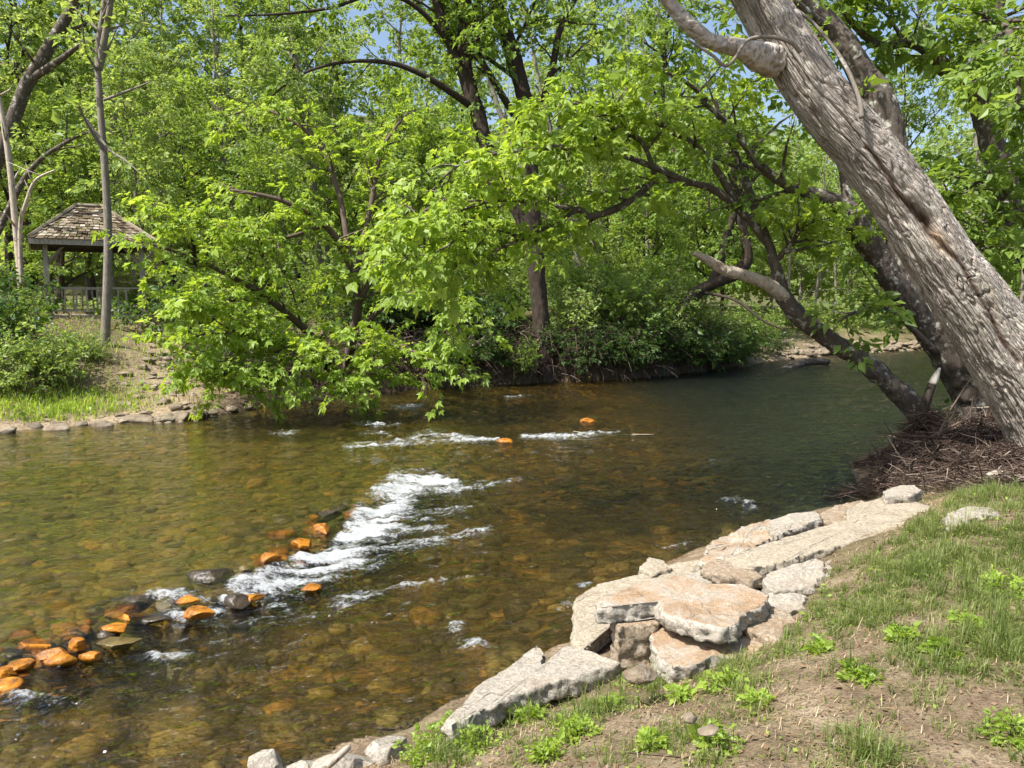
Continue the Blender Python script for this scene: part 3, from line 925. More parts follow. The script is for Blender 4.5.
GB = "rocks on the near bank"
put_rock("bank_rock", 264, 768, .12, (.13, .10, .14), "concrete_white", "pale upright rock leftmost at the lower water edge", "rock", GB, 201, .4, 4, None, 16, .06)
put_rock("bank_rock", 335, 770, .10, (.22, .14, .11), "concrete_white", "pale broad rock with a stick lying on it", "rock", GB, 202, .2, 4, None, 16, .06)
put_rock("bank_rock", 300, 780, .05, (.14, .12, .10), "concrete_white", "low pale rock between the upright and the broad rock", "rock", GB, 203, .0, 4, None, 16, .06)
put_rock("bank_rock", 388, 752, .16, (.15, .12, .10), "concrete_white", "pinkish pale rock at the edge of the weeds by the water", "rock", GB, 204, .6, 4, None, 16, .06)
put_rock("bank_rock", 1003, 476, float(hit(1003, 480)[2]) + .04, (.20, .12, .09), "concrete_white", "white rock in the grass under the leaning maple", "rock", GB, 205, .2, 4)
put_rock("bank_rock", 640, 674, .60, (.10, .07, .05), "stone_pale", "small pinkish rock at the foot of the upright block", "rock", GB, 206, .3, 4)
put_rock("bank_rock", 690, 717, .86, (.035, .03, .025), "stone_pale", "small pale pebble-like rock on bare soil below the slabs", "rock", GB, 207, .3, 3)
put_rock("bank_rock", 709, 731, .87, (.05, .035, .02), "stone_pale", "flat pale chip on bare soil just right of the small pebble", "rock", GB, 208, .3, 3)
g = Geo()
g.tube(smooth_path([at_z(326, 767, .24), at_z(338, 757, .25), at_z(349, 747, .25)], 8), [.018, .02, .02, .019, .018, .018, .017, .015], 8)
p = at_z(338, 757, .25)
tag(link("stick", g.mesh("stick", p), M["bark_dead"], None, p), "pale bare stick lying on the broad rock at the water edge", "stick")

# ------------------------------------------------------------------ leaves and branches
UP = np.array([0, 0, 1.])


def leaves_from_sprays(S, n, size, rng, width=.42, droop=.25, tilt=.5, leaflets=1, lw=.62, fold=.25, flat=.6):
    """S: dict of arrays P, D, L. Returns V, T, tone"""
    P = np.repeat(S["P"], n, 0); D = np.repeat(S["D"], n, 0); Ls = np.repeat(S["L"], n)
    stone_ = np.repeat(S["c"], n)
    m = len(P)
    t = rng.random(m) ** .75
    side = np.where(rng.random(m) < .5, 1., -1.)
    upv = nrm(UP + np.repeat(rng.normal(0, .35, (len(S["P"]), 3)), n, 0))
    lat = nrm(np.cross(D, upv)); N = nrm(np.cross(lat, D))
    N = N * np.sign(N[:, 2:3] + 1e-6)
    b = rng.random(m) * (1 - .55 * t)
    pos = P + D * (Ls * t)[:, None] + lat * (side * b * width * Ls)[:, None] + N * (rng.normal(0, .06, m) * Ls)[:, None]
    pos[:, 2] -= droop * Ls * (t ** 2 * .6 + (b * width) ** 2)
    ld = nrm(D * (.35 + .5 * t)[:, None] + lat * (side * .8)[:, None] + rng.normal(0, .35, (m, 3)) - UP * (droop * 1.3))
    ln = nrm(N * flat + UP * flat * .6 + rng.normal(0, tilt, (m, 3)))
    ln = nrm(ln - ld * np.sum(ln * ld, -1, keepdims=True))
    sz = size * np.exp(rng.normal(0, .36, m))
    VV, TT, CC = [], [], []
    base = 0
    angs = {1: [0.], 3: [0., .85, -.85], 2: [.35, -.5]}[leaflets]
    tone = np.clip(.5 * stone_ + .5 * rng.random(m), 0, 1)
    sl = np.cross(ln, ld)
    for k, a in enumerate(angs):
        d = ld * math.cos(a) + sl * math.sin(a)
        s = np.cross(ln, d)
        z = sz * (1. if k == 0 else .8)
        o = pos + d * (z * .08)[:, None]
        w = z * lw * .5
        mid = o + d * (z * .45)[:, None]
        up_ = ln * (z * fold * .5)[:, None]
        tip = o + d * z[:, None] - UP * (z * .12)[:, None]
        VV.append(np.stack([o, mid + s * w[:, None] + up_, tip, mid - s * w[:, None] + up_], 1).reshape(-1, 3))
        q = np.arange(m)[:, None] * 4 + base
        TT.append((q[:, :, None] + np.array([[[0, 1, 2], [0, 2, 3]]])).reshape(-1, 3))
        CC.append(np.repeat(tone, 2))
        base += m * 4
    return np.concatenate(VV), np.concatenate(TT), np.concatenate(CC)


class Tree:
    def __init__(s, seed):
        s.r = np.random.default_rng(seed); s.w = Geo(); s.P, s.D, s.L, s.c = [], [], [], []
        s.t0, s.t1, s.t2, s.tr = [], [], [], []

    def spray(s, p, d, L):
        c = s.r.random()
        s.P.append(p); s.D.append(d); s.L.append(L); s.c.append(c)
        m = p + d * L * .5; e = p + d * L * .92; e = e - UP * L * .1
        s.t0.append(p); s.t1.append(m); s.t2.append(e); s.tr.append(.004 + .004 * L)

    def ramify(s, path, rad, lv, n, ta=.2, len0=.5, ang=(.6, 1.1), up=.15, flat=.0, sp=.35, L=(.5, .9), k=5, wob=.12, n2_=None, tb=1.0, decay=.55, dirs=None):
        """side branches along a limb; the last level carries the leafy sprays"""
        r = s.r; path = np.asarray(path)
        seg = np.linalg.norm(np.diff(path, axis=0), axis=1); tot = seg.sum()
        cum = np.concatenate([[0], np.cumsum(seg)]) / max(tot, 1e-6)
        if lv == 0:
            ns = max(1, int(tot / sp))
            for i in range(ns + 1):
                t = .25 + .75 * (i + r.uniform(-.4, .4)) / max(ns, 1) if i < ns else 1.0
                t = min(max(t, .05), 1.)
                p = np.array([np.interp(t, cum, path[:, j]) for j in range(3)])
                j = min(len(path) - 2, int(np.searchsorted(cum, t)) - 1 if t > 0 else 0); j = max(j, 0)
                T = nrm(path[j + 1] - path[j])
                a = (r.uniform(.5, 1.1) * (1 if i % 2 else -1)) if i < ns else 0
                lat = nrm(np.cross(T, UP + r.normal(0, .2, 3)))
                d = nrm(T * math.cos(a) + lat * math.sin(a) + r.normal(0, .15, 3) - UP * .05)
                s.spray(p, d, r.uniform(*L))
            return
        ph = r.uniform(0, 6.28)
        for i in range(n):
            t = ta + (tb - ta) * (i + r.uniform(0, .9)) / n
            p = np.array([np.interp(t, cum, path[:, j]) for j in range(3)])
            R = float(np.interp(t, cum, rad))
            j = min(max(int(np.searchsorted(cum, t)) - 1, 0), len(path) - 2)
            T = nrm(path[j + 1] - path[j])
            ph += 2.4 + r.uniform(-.5, .5)
            a = r.uniform(*ang)
            u = nrm(np.cross(T, np.array([.3, .2, 1.]) if abs(T[2]) < .9 else np.array([1., .1, 0]))); v = np.cross(T, u)
            pr = u * math.cos(ph) + v * math.sin(ph)
            pr[2] *= (1 - flat)
            d = nrm(T * math.cos(a) + nrm(pr) * math.sin(a) + UP * up)
            if dirs is not None: d = nrm(d + np.asarray(dirs))
            ln = len0 * (1 - .55 * (t - ta) / max(1e-3, 1 - ta)) * r.uniform(.7, 1.25)
            m = 6
            q = [p]; dd = d
            for _ in range(m - 1):
                dd = nrm(dd + r.normal(0, wob, 3) + UP * up * .18)
                q.append(q[-1] + dd * ln / (m - 1))
            q = np.array(q)
            r0 = min(R * .72, .012 + .022 * ln); rr = np.linspace(r0, max(.004, r0 * .25), m)
            s.w.tube(q, rr, k, False)
            s.ramify(q, rr, lv - 1, n2_ or n, .25, ln * decay, ang, up * .7, flat, sp, L, max(3, k - 1), wob, None, 1.0, decay)

    def build(s, root, base, bark, leafm, n=36, size=.12, bare=False, **kw):
        base = np.asarray(base, float)
        if s.t0: s.w.twigs(s.t0, s.t1, s.t2, s.tr)
        link("trunk", s.w.mesh("trunk", base), M[bark], root)
        if s.P and not bare:
            S = dict(P=np.array(s.P), D=np.array(s.D), L=np.array(s.L), c=np.array(s.c))
            V, T, c = leaves_from_sprays(S, n, size, s.r, **kw)
            link("crown", mesh_of("crown", V - base, T, None, False, None, {"tone": c}), M[leafm], root)


# ---- the old maple leaning over the near bank
MAINT = [(1125, 540, 8.7, 84), (1088, 474, 8.7, 62), (1054, 425, 8.7, 46), (1008, 357, 8.7, 37), (961, 288, 8.7, 31.5), (943, 262, 8.7, 29.5), (903, 200, 8.7, 29), (864, 150, 8.7, 28.5), (822, 100, 8.7, 26.5), (788, 48, 8.7, 24.5), (759, 0, 8.7, 23),
         (715, -70, 8.6, 22), (660, -150, 8.5, 19), (590, -240, 8.3, 15), (520, -330, 8.0, 11), (470, -420, 7.7, 6)]
P, R_ = traced(MAINT, 1000)
k = 300
T_ = nrm(np.gradient(P, axis=0))
u_ = nrm(np.cross(T_, np.array([0, 1., 0])[None])); v_ = np.cross(T_, u_)
th = np.arange(k) * 2 * PI / k
ring = u_[:, None] * np.cos(th)[None, :, None] + v_[:, None] * np.sin(th)[None, :, None]
arc = np.concatenate([[0], np.cumsum(np.linalg.norm(np.diff(P, axis=0), axis=1))])
sgrid = np.broadcast_to(arc[:, None], (len(P), k))
cyl = np.stack([np.cos(th)[None] * R_[:, None], np.sin(th)[None] * R_[:, None], sgrid], -1)
warp = np.stack([fbm(cyl * 3 + 5, 2, 300), fbm(cyl * 3 + 9, 2, 301), 0 * sgrid], -1) * .05
q = (cyl + warp) * np.array([15, 15, 1.35])
f1 = np.exp(-(fbm(q, 2, 302) / .10) ** 2)
f2 = np.exp(-(fbm((cyl + warp) * np.array([30, 30, 2.6]), 2, 306) / .12) ** 2)
disp = -.034 * f1 - .013 * f2 + .010 * fbm(cyl * np.array([42, 42, 6]), 3, 308)
lump = .10 * fbm(cyl * np.array([1.5, 1.5, .9]), 3, 310)
flare = 0
V0 = P[:, None] + ring * (R_[:, None] * (1 + lump))[..., None]
px, py = to_px(V0)
facing = ring[..., 1] < .25
WOUND = smooth_path(np.array([(866, 148, 2, .02), (880, 166, 3, .04), (893, 184, 3, .05), (905, 200, 5, .06), (917, 214, 7, .10), (926, 225, 8, .11), (934, 236, 4, .05), (950, 250, 3, .04), (962, 268, 3, .04), (985, 305, 3, .04), (1003, 335, 4, .05), (1018, 362, 3, .04)], float), 420)
WOUND[:, 0] += 2.2 * np.sin(np.arange(420) * .045) + 1.2 * np.sin(np.arange(420) * .11)
wound = np.zeros(px.shape); wdep = np.zeros(px.shape)
for a in WOUND:
    gsn = np.exp(-(((px - a[0]) ** 2 + (py - a[1]) ** 2) / (2 * (a[2] * .8) ** 2)))
    wound = np.maximum(wound, gsn); wdep = np.maximum(wdep, gsn * a[3])
tanp = np.exp(-(((px - 941 - (py - 243) * .55) / 8) ** 2 + ((py - 243) / 13) ** 2)) * facing * (1 + .6 * fbm(cyl * 12, 3, 320))
wound = np.where(facing, wound, 0); wdep = np.where(facing, wdep, 0)
V = V0 + ring * (disp * (1 - .5 * wound) - wdep)[..., None]
V = V.reshape(-1, 3)
i = np.arange(len(P) - 1)[:, None] * k; j = np.arange(k)[None]; j2 = (j + 1) % k
Q = np.stack([i + j, i + j2, i + k + j2, i + k + j], -1).reshape(-1, 4)
base = np.array([P[54][0], P[54][1], gh(P[54][0], P[54][1])])
mroot = empty("maple_tree", base, "big grey furrowed maple leaning left over the near bank with a rotten brown gash", "tree")
link("trunk", mesh_of("trunk", V - base, None, Q, True, {"wound": np.clip(wound * 1.25 - .25 + .3 * fbm(cyl * 18, 3, 321), 0, 1).ravel(), "bare": np.clip(tanp, 0, 1).ravel(), "bark_x": cyl[..., 0].ravel(), "bark_y": cyl[..., 1].ravel(), "bark_s": cyl[..., 2].ravel(), "plate": (fbm((cyl + warp) * np.array([20, 20, 2.6]), 4, 312) * .5 + .5).ravel()}), M["bark_old_maple"], mroot)
t = Tree(900)
lp, lr = traced([(775, 62, 8.62, 17), (757, 56, 8.5, 15), (735, 47, 8.4, 12), (712, 42, 8.3, 11), (692, 28, 8.2, 11), (672, 6, 8.2, 10), (645, -28, 8.1, 9), (600, -70, 8, 7), (540, -110, 7.8, 4)], 40)
lr = lr * np.interp(np.arange(40), [0, 6, 14, 39], [.95, .85, .68, .68])
lp2 = smooth_path(np.column_stack([lp, lr]), 220)
t.w.tube(lp2[:, :3], lp2[:, 3], 40)
LV = t.w.V[0]; nz_ = fbm(LV * 22, 4, 71); c_ = np.concatenate([np.repeat(np.arange(220), 40), [0, 219]])
t.w.V[0] = lp2[c_, :3] + (LV - lp2[c_, :3]) * (1 + .16 * fbm(LV * 7, 2, 73) - .22 * np.exp(-(fbm(LV * np.array([14, 20, 20]), 2, 74) / .1) ** 2))[:, None]
t.w.A[0] = .5 + .5 * nz_
link("limb", t.w.mesh("limb", base, True, "plate"), M["bark_old_maple"], mroot)
t.w = Geo()
vn, vr = traced([(800, 52, 8.25, 2.2), (790, 42, 8.2, 2), (770, 37, 8.2, 1.8), (748, 40, 8.15, 1.8), (735, 58, 8.1, 1.7), (725, 66, 8.1, 1.6), (712, 55, 8.1, 1.5), (688, 40, 8.1, 1.2)], 40)
t.w.tube(vn, vr, 6)
vn, vr = traced([(862, 118, 8.3, 2.5), (858, 95, 8.35, 2.2), (842, 60, 8.5, 2), (815, 25, 8.6, 1.6), (790, 5, 8.6, 1.4)], 24)
t.w.tube(vn, vr, 6)
tag(link("vine", t.w.mesh("vine", base), M["bark_pale"], mroot), None)
t.w = Geo()
hi = arc > arc[-1] * .64
t.ramify(P[hi], R_[hi], 2, 9, .05, 2.6, (.6, 1.2), .18, .2, .45, (.6, 1.0), 6, .14, 5)
t.ramify(lp[22:], lr[22:], 1, 5, .1, 1.2, (.5, 1.0), .15, .3, .4, (.5, .8), 5)
t.build(mroot, base, "bark_old_maple", "leaf_mid", 26, .12, leaflets=1)
mroot.children[-2].name = "branches"

# ---- lichen-spotted tree standing behind it, forked
t = Tree(901)
p1, r1 = traced([(1012, 470, 11.6, 40), (1000, 432, 11.6, 33), (980, 392, 11.6, 28), (953, 345, 11.6, 25), (928, 300, 11.6, 20), (914, 268, 11.6, 17), (904, 240, 11.7, 16), (894, 170, 11.8, 15), (882, 105, 11.9, 14), (864, 78, 12, 12.5), (848, 50, 12, 11), (828, 22, 12.1, 9), (800, -5, 12.1, 8), (760, -60, 12.2, 6), (730, -140, 12.3, 4)], 90)
t.w.bark(p1, r1, 44, 420, .13, 1.2, 11)
p2, r2 = traced([(940, 345, 11.6, 15), (912, 305, 11.5, 13.5), (888, 275, 11.4, 12.5), (870, 244, 11.3, 12), (853, 217, 11.2, 11), (838, 204, 11.2, 8.5), (812, 194, 11.1, 7), (785, 184, 11.0, 5), (760, 165, 10.9, 4), (735, 130, 10.8, 3), (700, 100, 10.6, 2)], 60)
t.w.bark(p2, r2, 30, 260, .14, 1, 12)
p3, r3 = traced([(848, 212, 11.2, 7), (846, 190, 11.2, 5), (840, 160, 11.3, 4), (822, 120, 11.3, 3), (790, 85, 11.2, 2.4), (760, 60, 11.1, 1.5)], 26)
t.w.tube(p3, r3, 8)
p4, r4 = traced([(935, 352, 11.4, 4), (905, 322, 11.0, 2.5), (880, 305, 10.7, 2), (855, 312, 10.5, 1.5), (838, 322, 10.4, 1)], 20)
t.w.tube(p4, r4, 6)
b_ = np.array([p1[4][0], p1[4][1], gh(p1[4][0], p1[4][1])])
root = empty("forked_tree", b_, "dark lichen-spotted forked tree leaning behind the big grey maple", "tree")
t.ramify(p1[62:], r1[62:], 2, 8, .0, 2.4, (.6, 1.2), .15, .3, .4, (.5, .9), 6, .14, 4)
t.ramify(p2[34:], r2[34:], 1, 9, .1, 1.1, (.6, 1.2), .1, .4, .3, (.4, .7), 5)
t.ramify(p3[8:], r3[8:], 1, 8, .1, 1.1, (.6, 1.2), .1, .4, .3, (.4, .7), 5)
t.ramify(p4[6:], r4[6:], 1, 6, .1, .5, (.6, 1.2), .0, .5, .22, (.3, .5), 4)
t.build(root, b_, "bark_lichen", "leaf_mid", 24, .10, leaflets=1)

# ---- half-fallen tree reaching out over the river, its long limb full of bright leaves
t = Tree(902)
yb = 11.3
p1, r1 = traced([(940, 436, yb, 13), (922, 416, yb, 12), (880, 375, yb, 10), (840, 346, yb, 9), (802, 319, yb, 9), (784, 297, yb, 8), (775, 265, yb, 5.4), (767, 242, yb, 4.6), (742, 213, yb - .1, 4), (716, 191, yb - .2, 3.6), (690, 183, yb - .3, 3.3), (656, 181, yb - .4, 3),
                 (640, 194, yb - .5, 3.4), (620, 207, yb - .6, 3.6), (592, 216, yb - .7, 3.2), (578, 210, yb - .7, 3), (560, 220, yb - .8, 2.4), (525, 238, yb - 1, 2), (490, 252, yb - 1.1, 1.2)], 130)
t.w.bark(p1, r1, 30, 420, .16, 1, 13)
subs = [[(742, 213, yb, 4), (705, 155, yb - .3, 3), (655, 122, yb - .5, 2.4), (605, 132, yb - .8, 1.8), (560, 160, yb - 1, 1)],
        [(690, 183, yb - .3, 3.5), (610, 152, yb - .7, 2.5), (525, 150, yb - 1.2, 2), (460, 165, yb - 1.5, 1.5), (425, 200, yb - 1.6, 1)],
        [(767, 242, yb, 5), (742, 172, yb + .2, 3.5), (722, 122, yb + .3, 2.6), (690, 85, yb + .1, 2), (640, 62, yb - .2, 1)],
        [(578, 210, yb - .7, 2.5), (505, 200, yb - 1.2, 2), (450, 215, yb - 1.6, 1.4), (410, 240, yb - 1.8, 1)],
        [(525, 238, yb - 1, 1.6), (480, 228, yb - 1.2, 1.4), (440, 250, yb - 1.4, 1), (415, 262, yb - 1.5, .8)],
        [(656, 181, yb - .4, 3), (640, 140, yb - .6, 2.2), (590, 105, yb - .8, 1.6), (545, 110, yb - .9, 1)],
        [(776, 262, yb, 3), (800, 232, yb - .3, 2), (815, 222, yb - .5, 1.2)]]
t.ramify(p1[74:], r1[74:], 1, 13, .05, .8, (.6, 1.2), .08, .6, .26, (.35, .6), 4)
for sbs in subs:
    q, rr = traced(sbs, 24)
    t.w.tube(q, rr, 6)
    t.ramify(q[3:], rr[3:], 1, 13, .08, .85, (.6, 1.25), .05, .65, .27, (.35, .62), 4)
b_ = np.array([p1[3][0], p1[3][1], gh(p1[3][0], p1[3][1])])
froot = empty("overhanging_tree", b_, "half-fallen lichen-patched tree stretching from the twig heap far out over the river with bright leaves", "tree")
t.build(froot, b_, "bark_lichen", "leaf_bright", 26, .092, leaflets=2, droop=.35, tilt=.42)
t2 = Tree(903)
q, rr = traced([(790, 303, yb, 7.5), (778, 291, yb - .08, 8), (758, 280, yb - .2, 7.2), (738, 274, yb - .3, 7.6), (722, 269, yb - .35, 6.8), (706, 259, yb - .4, 5.2), (694, 253, yb - .45, 3.4)], 40)
rr = rr * .8; t2.w.bark(q, rr, 28, 140, .2, .8, 14)
link("broken_limb", t2.w.mesh("broken_limb", b_), M["bark_dead"], froot)["label"] = "pale snapped-off limb with peeling bark"

g = Geo()
q, rr = traced([(918, 428, 11.0, 5), (924, 408, 11.0, 4.6), (930, 390, 11.0, 4.2), (935, 378, 11.0, 3.6), (940, 368, 11.0, 1)], 24)
g.tube(q[:16], rr[:16], 10)
sroot = empty("snapped_sapling", q[0], "short snapped sapling stub with white split tip beside the half-fallen tree", "tree stub")
link("stem", g.mesh("stem", q[0]), M["bark_brown"], sroot)
g = Geo(); g.tube(q[14:] , rr[14:] * 1.04, 10)
n = NT("split_wood"); M["split_wood"] = n.principled(n.ramp(n.noise(30, 4, n.coord((1, 1, .2))), [(.3, (.34, .30, .25)), (.7, (.52, .49, .44))]), .9)
link("split_tip", g.mesh("split_tip", q[0]), M["split_wood"], sroot)

# ---- flood-drift heap of twigs at the feet of the two trees
rg = np.random.default_rng(77)
g = Geo()
N = 9500
hx = rg.normal(0, 1, N); hy = rg.normal(0, 1, N)
cxy = at_z(972, 452, .55)
ax = nrm(np.array([.86, .5])); ay = np.array([-ax[1], ax[0]])
u1 = rg.uniform(-1, 1, N) * np.sqrt(rg.random(N)); u2 = rg.uniform(-1, 1, N) * np.sqrt(rg.random(N))
X0 = cxy[0] + ax[0] * u1 * 2.1 + ay[0] * u2 * 1.1; Y0 = cxy[1] + ax[1] * u1 * 2.1 + ay[1] * u2 * 1.1
zt = np.maximum(ground_h(X0, Y0), .0)
hp = .50 * np.clip(1 - u1 ** 2 * .7 - u2 ** 2, 0, 1)
Z0 = zt + hp * rg.uniform(.25, 1.05, N) + .02
d = np.stack([rg.normal(.6, .7, N), rg.normal(.1, .7, N), rg.normal(0, .22, N)], -1); d = nrm(d)
ln = np.exp(rg.normal(-1.6, .45, N)).clip(.06, .6)
p0 = np.stack([X0, Y0, Z0], -1)
mid = p0 + d * (ln * .5)[:, None] + rg.normal(0, .02, (N, 3))
p2 = p0 + d * ln[:, None] + rg.normal(0, .03, (N, 3))
zz = np.maximum(ground_h(p2[:, 0], p2[:, 1]), 0) + .01
p2[:, 2] = np.maximum(p2[:, 2], zz)
g.twigs(p0, mid, p2, np.exp(rg.normal(-5.3, .4, N)), np.repeat(rg.random(N), 9))
for (lx, ly, lz, ra, rb, hh_, N) in ((1008, 462, .75, 1.0, .55, .30, 3200), (905, 462, .2, .75, .7, .22, 2000), (1040, 470, .85, .7, .4, .2, 1200)):
    c0 = at_z(lx, ly, lz)
    u1 = rg.uniform(-1, 1, N) * np.sqrt(rg.random(N)); u2 = rg.uniform(-1, 1, N) * np.sqrt(rg.random(N))
    X0 = c0[0] + u1 * ra; Y0 = c0[1] + u2 * rb
    Z0 = np.maximum(ground_h(X0, Y0), 0) + hh_ * np.clip(1 - u1 ** 2 * .7 - u2 ** 2, 0, 1) * rg.uniform(.1, 1.05, N) + .015
    d = nrm(np.stack([rg.normal(.5, .7, N), rg.normal(.1, .7, N), rg.normal(0, .2, N)], -1)); ln = np.exp(rg.normal(-1.75, .45, N)).clip(.05, .5)
    p0 = np.stack([X0, Y0, Z0], -1); p2 = p0 + d * ln[:, None]; p2[:, 2] = np.maximum(p2[:, 2], np.maximum(ground_h(p2[:, 0], p2[:, 1]), 0) + .01)
    g.twigs(p0, (p0 + p2) / 2 + rg.normal(0, .018, (N, 3)), p2, np.exp(rg.normal(-5.4, .4, N)), np.repeat(rg.random(N), 9))
# some thicker drift sticks among the twigs
N = 70
u1 = rg.uniform(-1, 1, N); u2 = rg.uniform(-.8, .8, N)
X0 = cxy[0] + ax[0] * u1 * 1.9 + ay[0] * u2 * 1.0; Y0 = cxy[1] + ax[1] * u1 * 1.9 + ay[1] * u2 * 1.0
Z0 = np.maximum(ground_h(X0, Y0), 0) + .5 * np.clip(1 - u1 ** 2 * .7 - u2 ** 2, 0, 1) + .02
d = nrm(np.stack([rg.normal(.6, .6, N), rg.normal(.1, .6, N), rg.normal(0, .12, N)], -1)); ln = rg.uniform(.4, 1.1, N)
p0 = np.stack([X0, Y0, Z0], -1); p2 = p0 + d * ln[:, None]; p2[:, 2] = np.maximum(p2[:, 2], np.maximum(ground_h(p2[:, 0], p2[:, 1]), 0) + .02)
g.twigs(p0, (p0 + p2) / 2 + rg.normal(0, .05, (N, 3)), p2, rg.uniform(.009, .02, N), np.repeat(rg.random(N) * .8 + .2, 9))
# cone of drift caught round the stub
N = 900
a = rg.uniform(0, 2 * PI, N); h = rg.random(N) ** 1.4
c = at_y(925, 432, 11.0)
rad = .34 * (1 - h) + .03
p0 = np.stack([c[0] + np.cos(a) * rad, c[1] - .1 + np.sin(a) * rad, c[2] - .1 + .42 * h], -1)
d = nrm(np.stack([np.cos(a + 1.3) + rg.normal(0, .5, N), np.sin(a + 1.3) + rg.normal(0, .5, N), rg.normal(-.3, .6, N)], -1))
ln = rg.uniform(.08, .35, N)
g.twigs(p0, p0 + d * (ln * .5)[:, None], p0 + d * ln[:, None], np.exp(rg.normal(-5.3, .35, N)), np.repeat(rg.random(N), 9))
n = NT("drift_twig")
col = n.ramp(n.attr("tone"), [(0, (.028, .017, .014)), (.5, (.075, .052, .04)), (.85, (.15, .11, .085)), (1, (.32, .26, .21))])
M["drift_twig"] = n.principled(col, .9, None, .15)
o = link("driftwood_twigs", g.mesh("driftwood_twigs", cxy, True, "tone"), M["drift_twig"], None, cxy)
tag(o, "heap of reddish brown flood twigs piled at the feet of the leaning trees", "twig heap", None, "stuff")

# ---- tree on the far bank in the middle, dark double trunk
t = Tree(904)
Yc = 24.6
p1, r1 = traced([(546, 398, Yc, 15), (545, 380, Yc, 11.5), (542, 335, Yc, 9), (538, 285, Yc, 8.8), (532, 240, Yc, 9.8), (516, 205, Yc, 8.5), (494, 178, Yc, 8.2), (478, 115, Yc, 7.8), (466, 75, Yc, 7), (464, 40, Yc, 6.5), (466, 0, Yc, 6), (460, -60, Yc, 4.5), (450, -140, Yc, 2.6)], 70)
t.w.bark(p1, r1, 26, 300, .13, 1, 15)
p2, r2 = traced([(534, 245, Yc, 9), (532, 200, Yc + .2, 8.5), (529, 140, Yc + .3, 8), (525, 103, Yc + .4, 8), (514, 60, Yc + .5, 8), (502, 20, Yc + .5, 7), (490, -30, Yc + .6, 6), (500, -130, Yc + .6, 3)], 50)
t.w.bark(p2, r2, 22, 200, .13, 1, 16)
p3, r3 = traced([(468, 85, Yc, 6), (455, 55, Yc - .1, 5.5), (442, 20, Yc - .2, 5), (434, -10, Yc - .2, 4.5), (415, -80, Yc - .3, 3)], 26); t.w.tube(p3, r3, 10)
p4, r4 = traced([(474, 108, Yc, 4), (455, 95, Yc - .5, 3.5), (425, 76, Yc - 1, 3), (390, 63, Yc - 1.4, 2.4), (345, 62, Yc - 1.8, 1.8), (300, 75, Yc - 2, 1.2), (262, 105, Yc - 2.2, .8)], 30); t.w.tube(p4, r4, 8)
p5, r5 = traced([(520, 125, Yc + .3, 4), (505, 100, Yc, 3.5), (480, 60, Yc - .5, 3), (460, 48, Yc - .8, 2.5), (480, 20, Yc - 1, 2)], 20); t.w.tube(p5, r5, 7)
p6, r6 = traced([(528, 135, Yc + .3, 5), (540, 110, Yc + .2, 4), (552, 70, Yc, 3.5), (560, 30, Yc - .2, 3), (580, -10, Yc - .4, 2), (600, -60, Yc - .6, 1.4)], 26); t.w.tube(p6, r6, 8)
p7, r7 = traced([(462, 60, Yc, 3), (420, 10, Yc - .8, 2.4), (380, -6, Yc - 1.4, 2), (330, 8, Yc - 2, 1.6), (280, 14, Yc - 2.6, 1.2), (225, 16, Yc - 3, .7)], 30); t.w.tube(p7, r7, 7)
b_ = np.array([p1[3][0], p1[3][1], gh(p1[3][0], p1[3][1])])
root = empty("double_trunk_tree", b_, "dark brown tree forking into two upright trunks on the far bank in midpicture", "tree")
t.ramify(p1[44:], r1[44:], 2, 9, .0, 3.2, (.6, 1.2), .12, .3, .5, (.6, 1.0), 6, .13, 5)
t.ramify(p2[24:], r2[24:], 2, 9, .0, 3.0, (.6, 1.2), .12, .3, .5, (.6, 1.0), 6, .13, 5)
for q, rr in ((p3, r3), (p6, r6), (p5, r5)):
    t.ramify(q[6:], rr[6:], 2, 6, .1, 1.8, (.6, 1.2), .1, .3, .5, (.6, 1.0), 5, .13, 4)
for q, rr in ((p4, r4), (p7, r7)):
    t.ramify(q[8:], rr[8:], 1, 7, .2, .9, (.6, 1.2), .05, .4, .6, (.4, .7), 4)
t.build(root, b_, "bark_brown", "leaf_mid", 36, .14, leaflets=1)

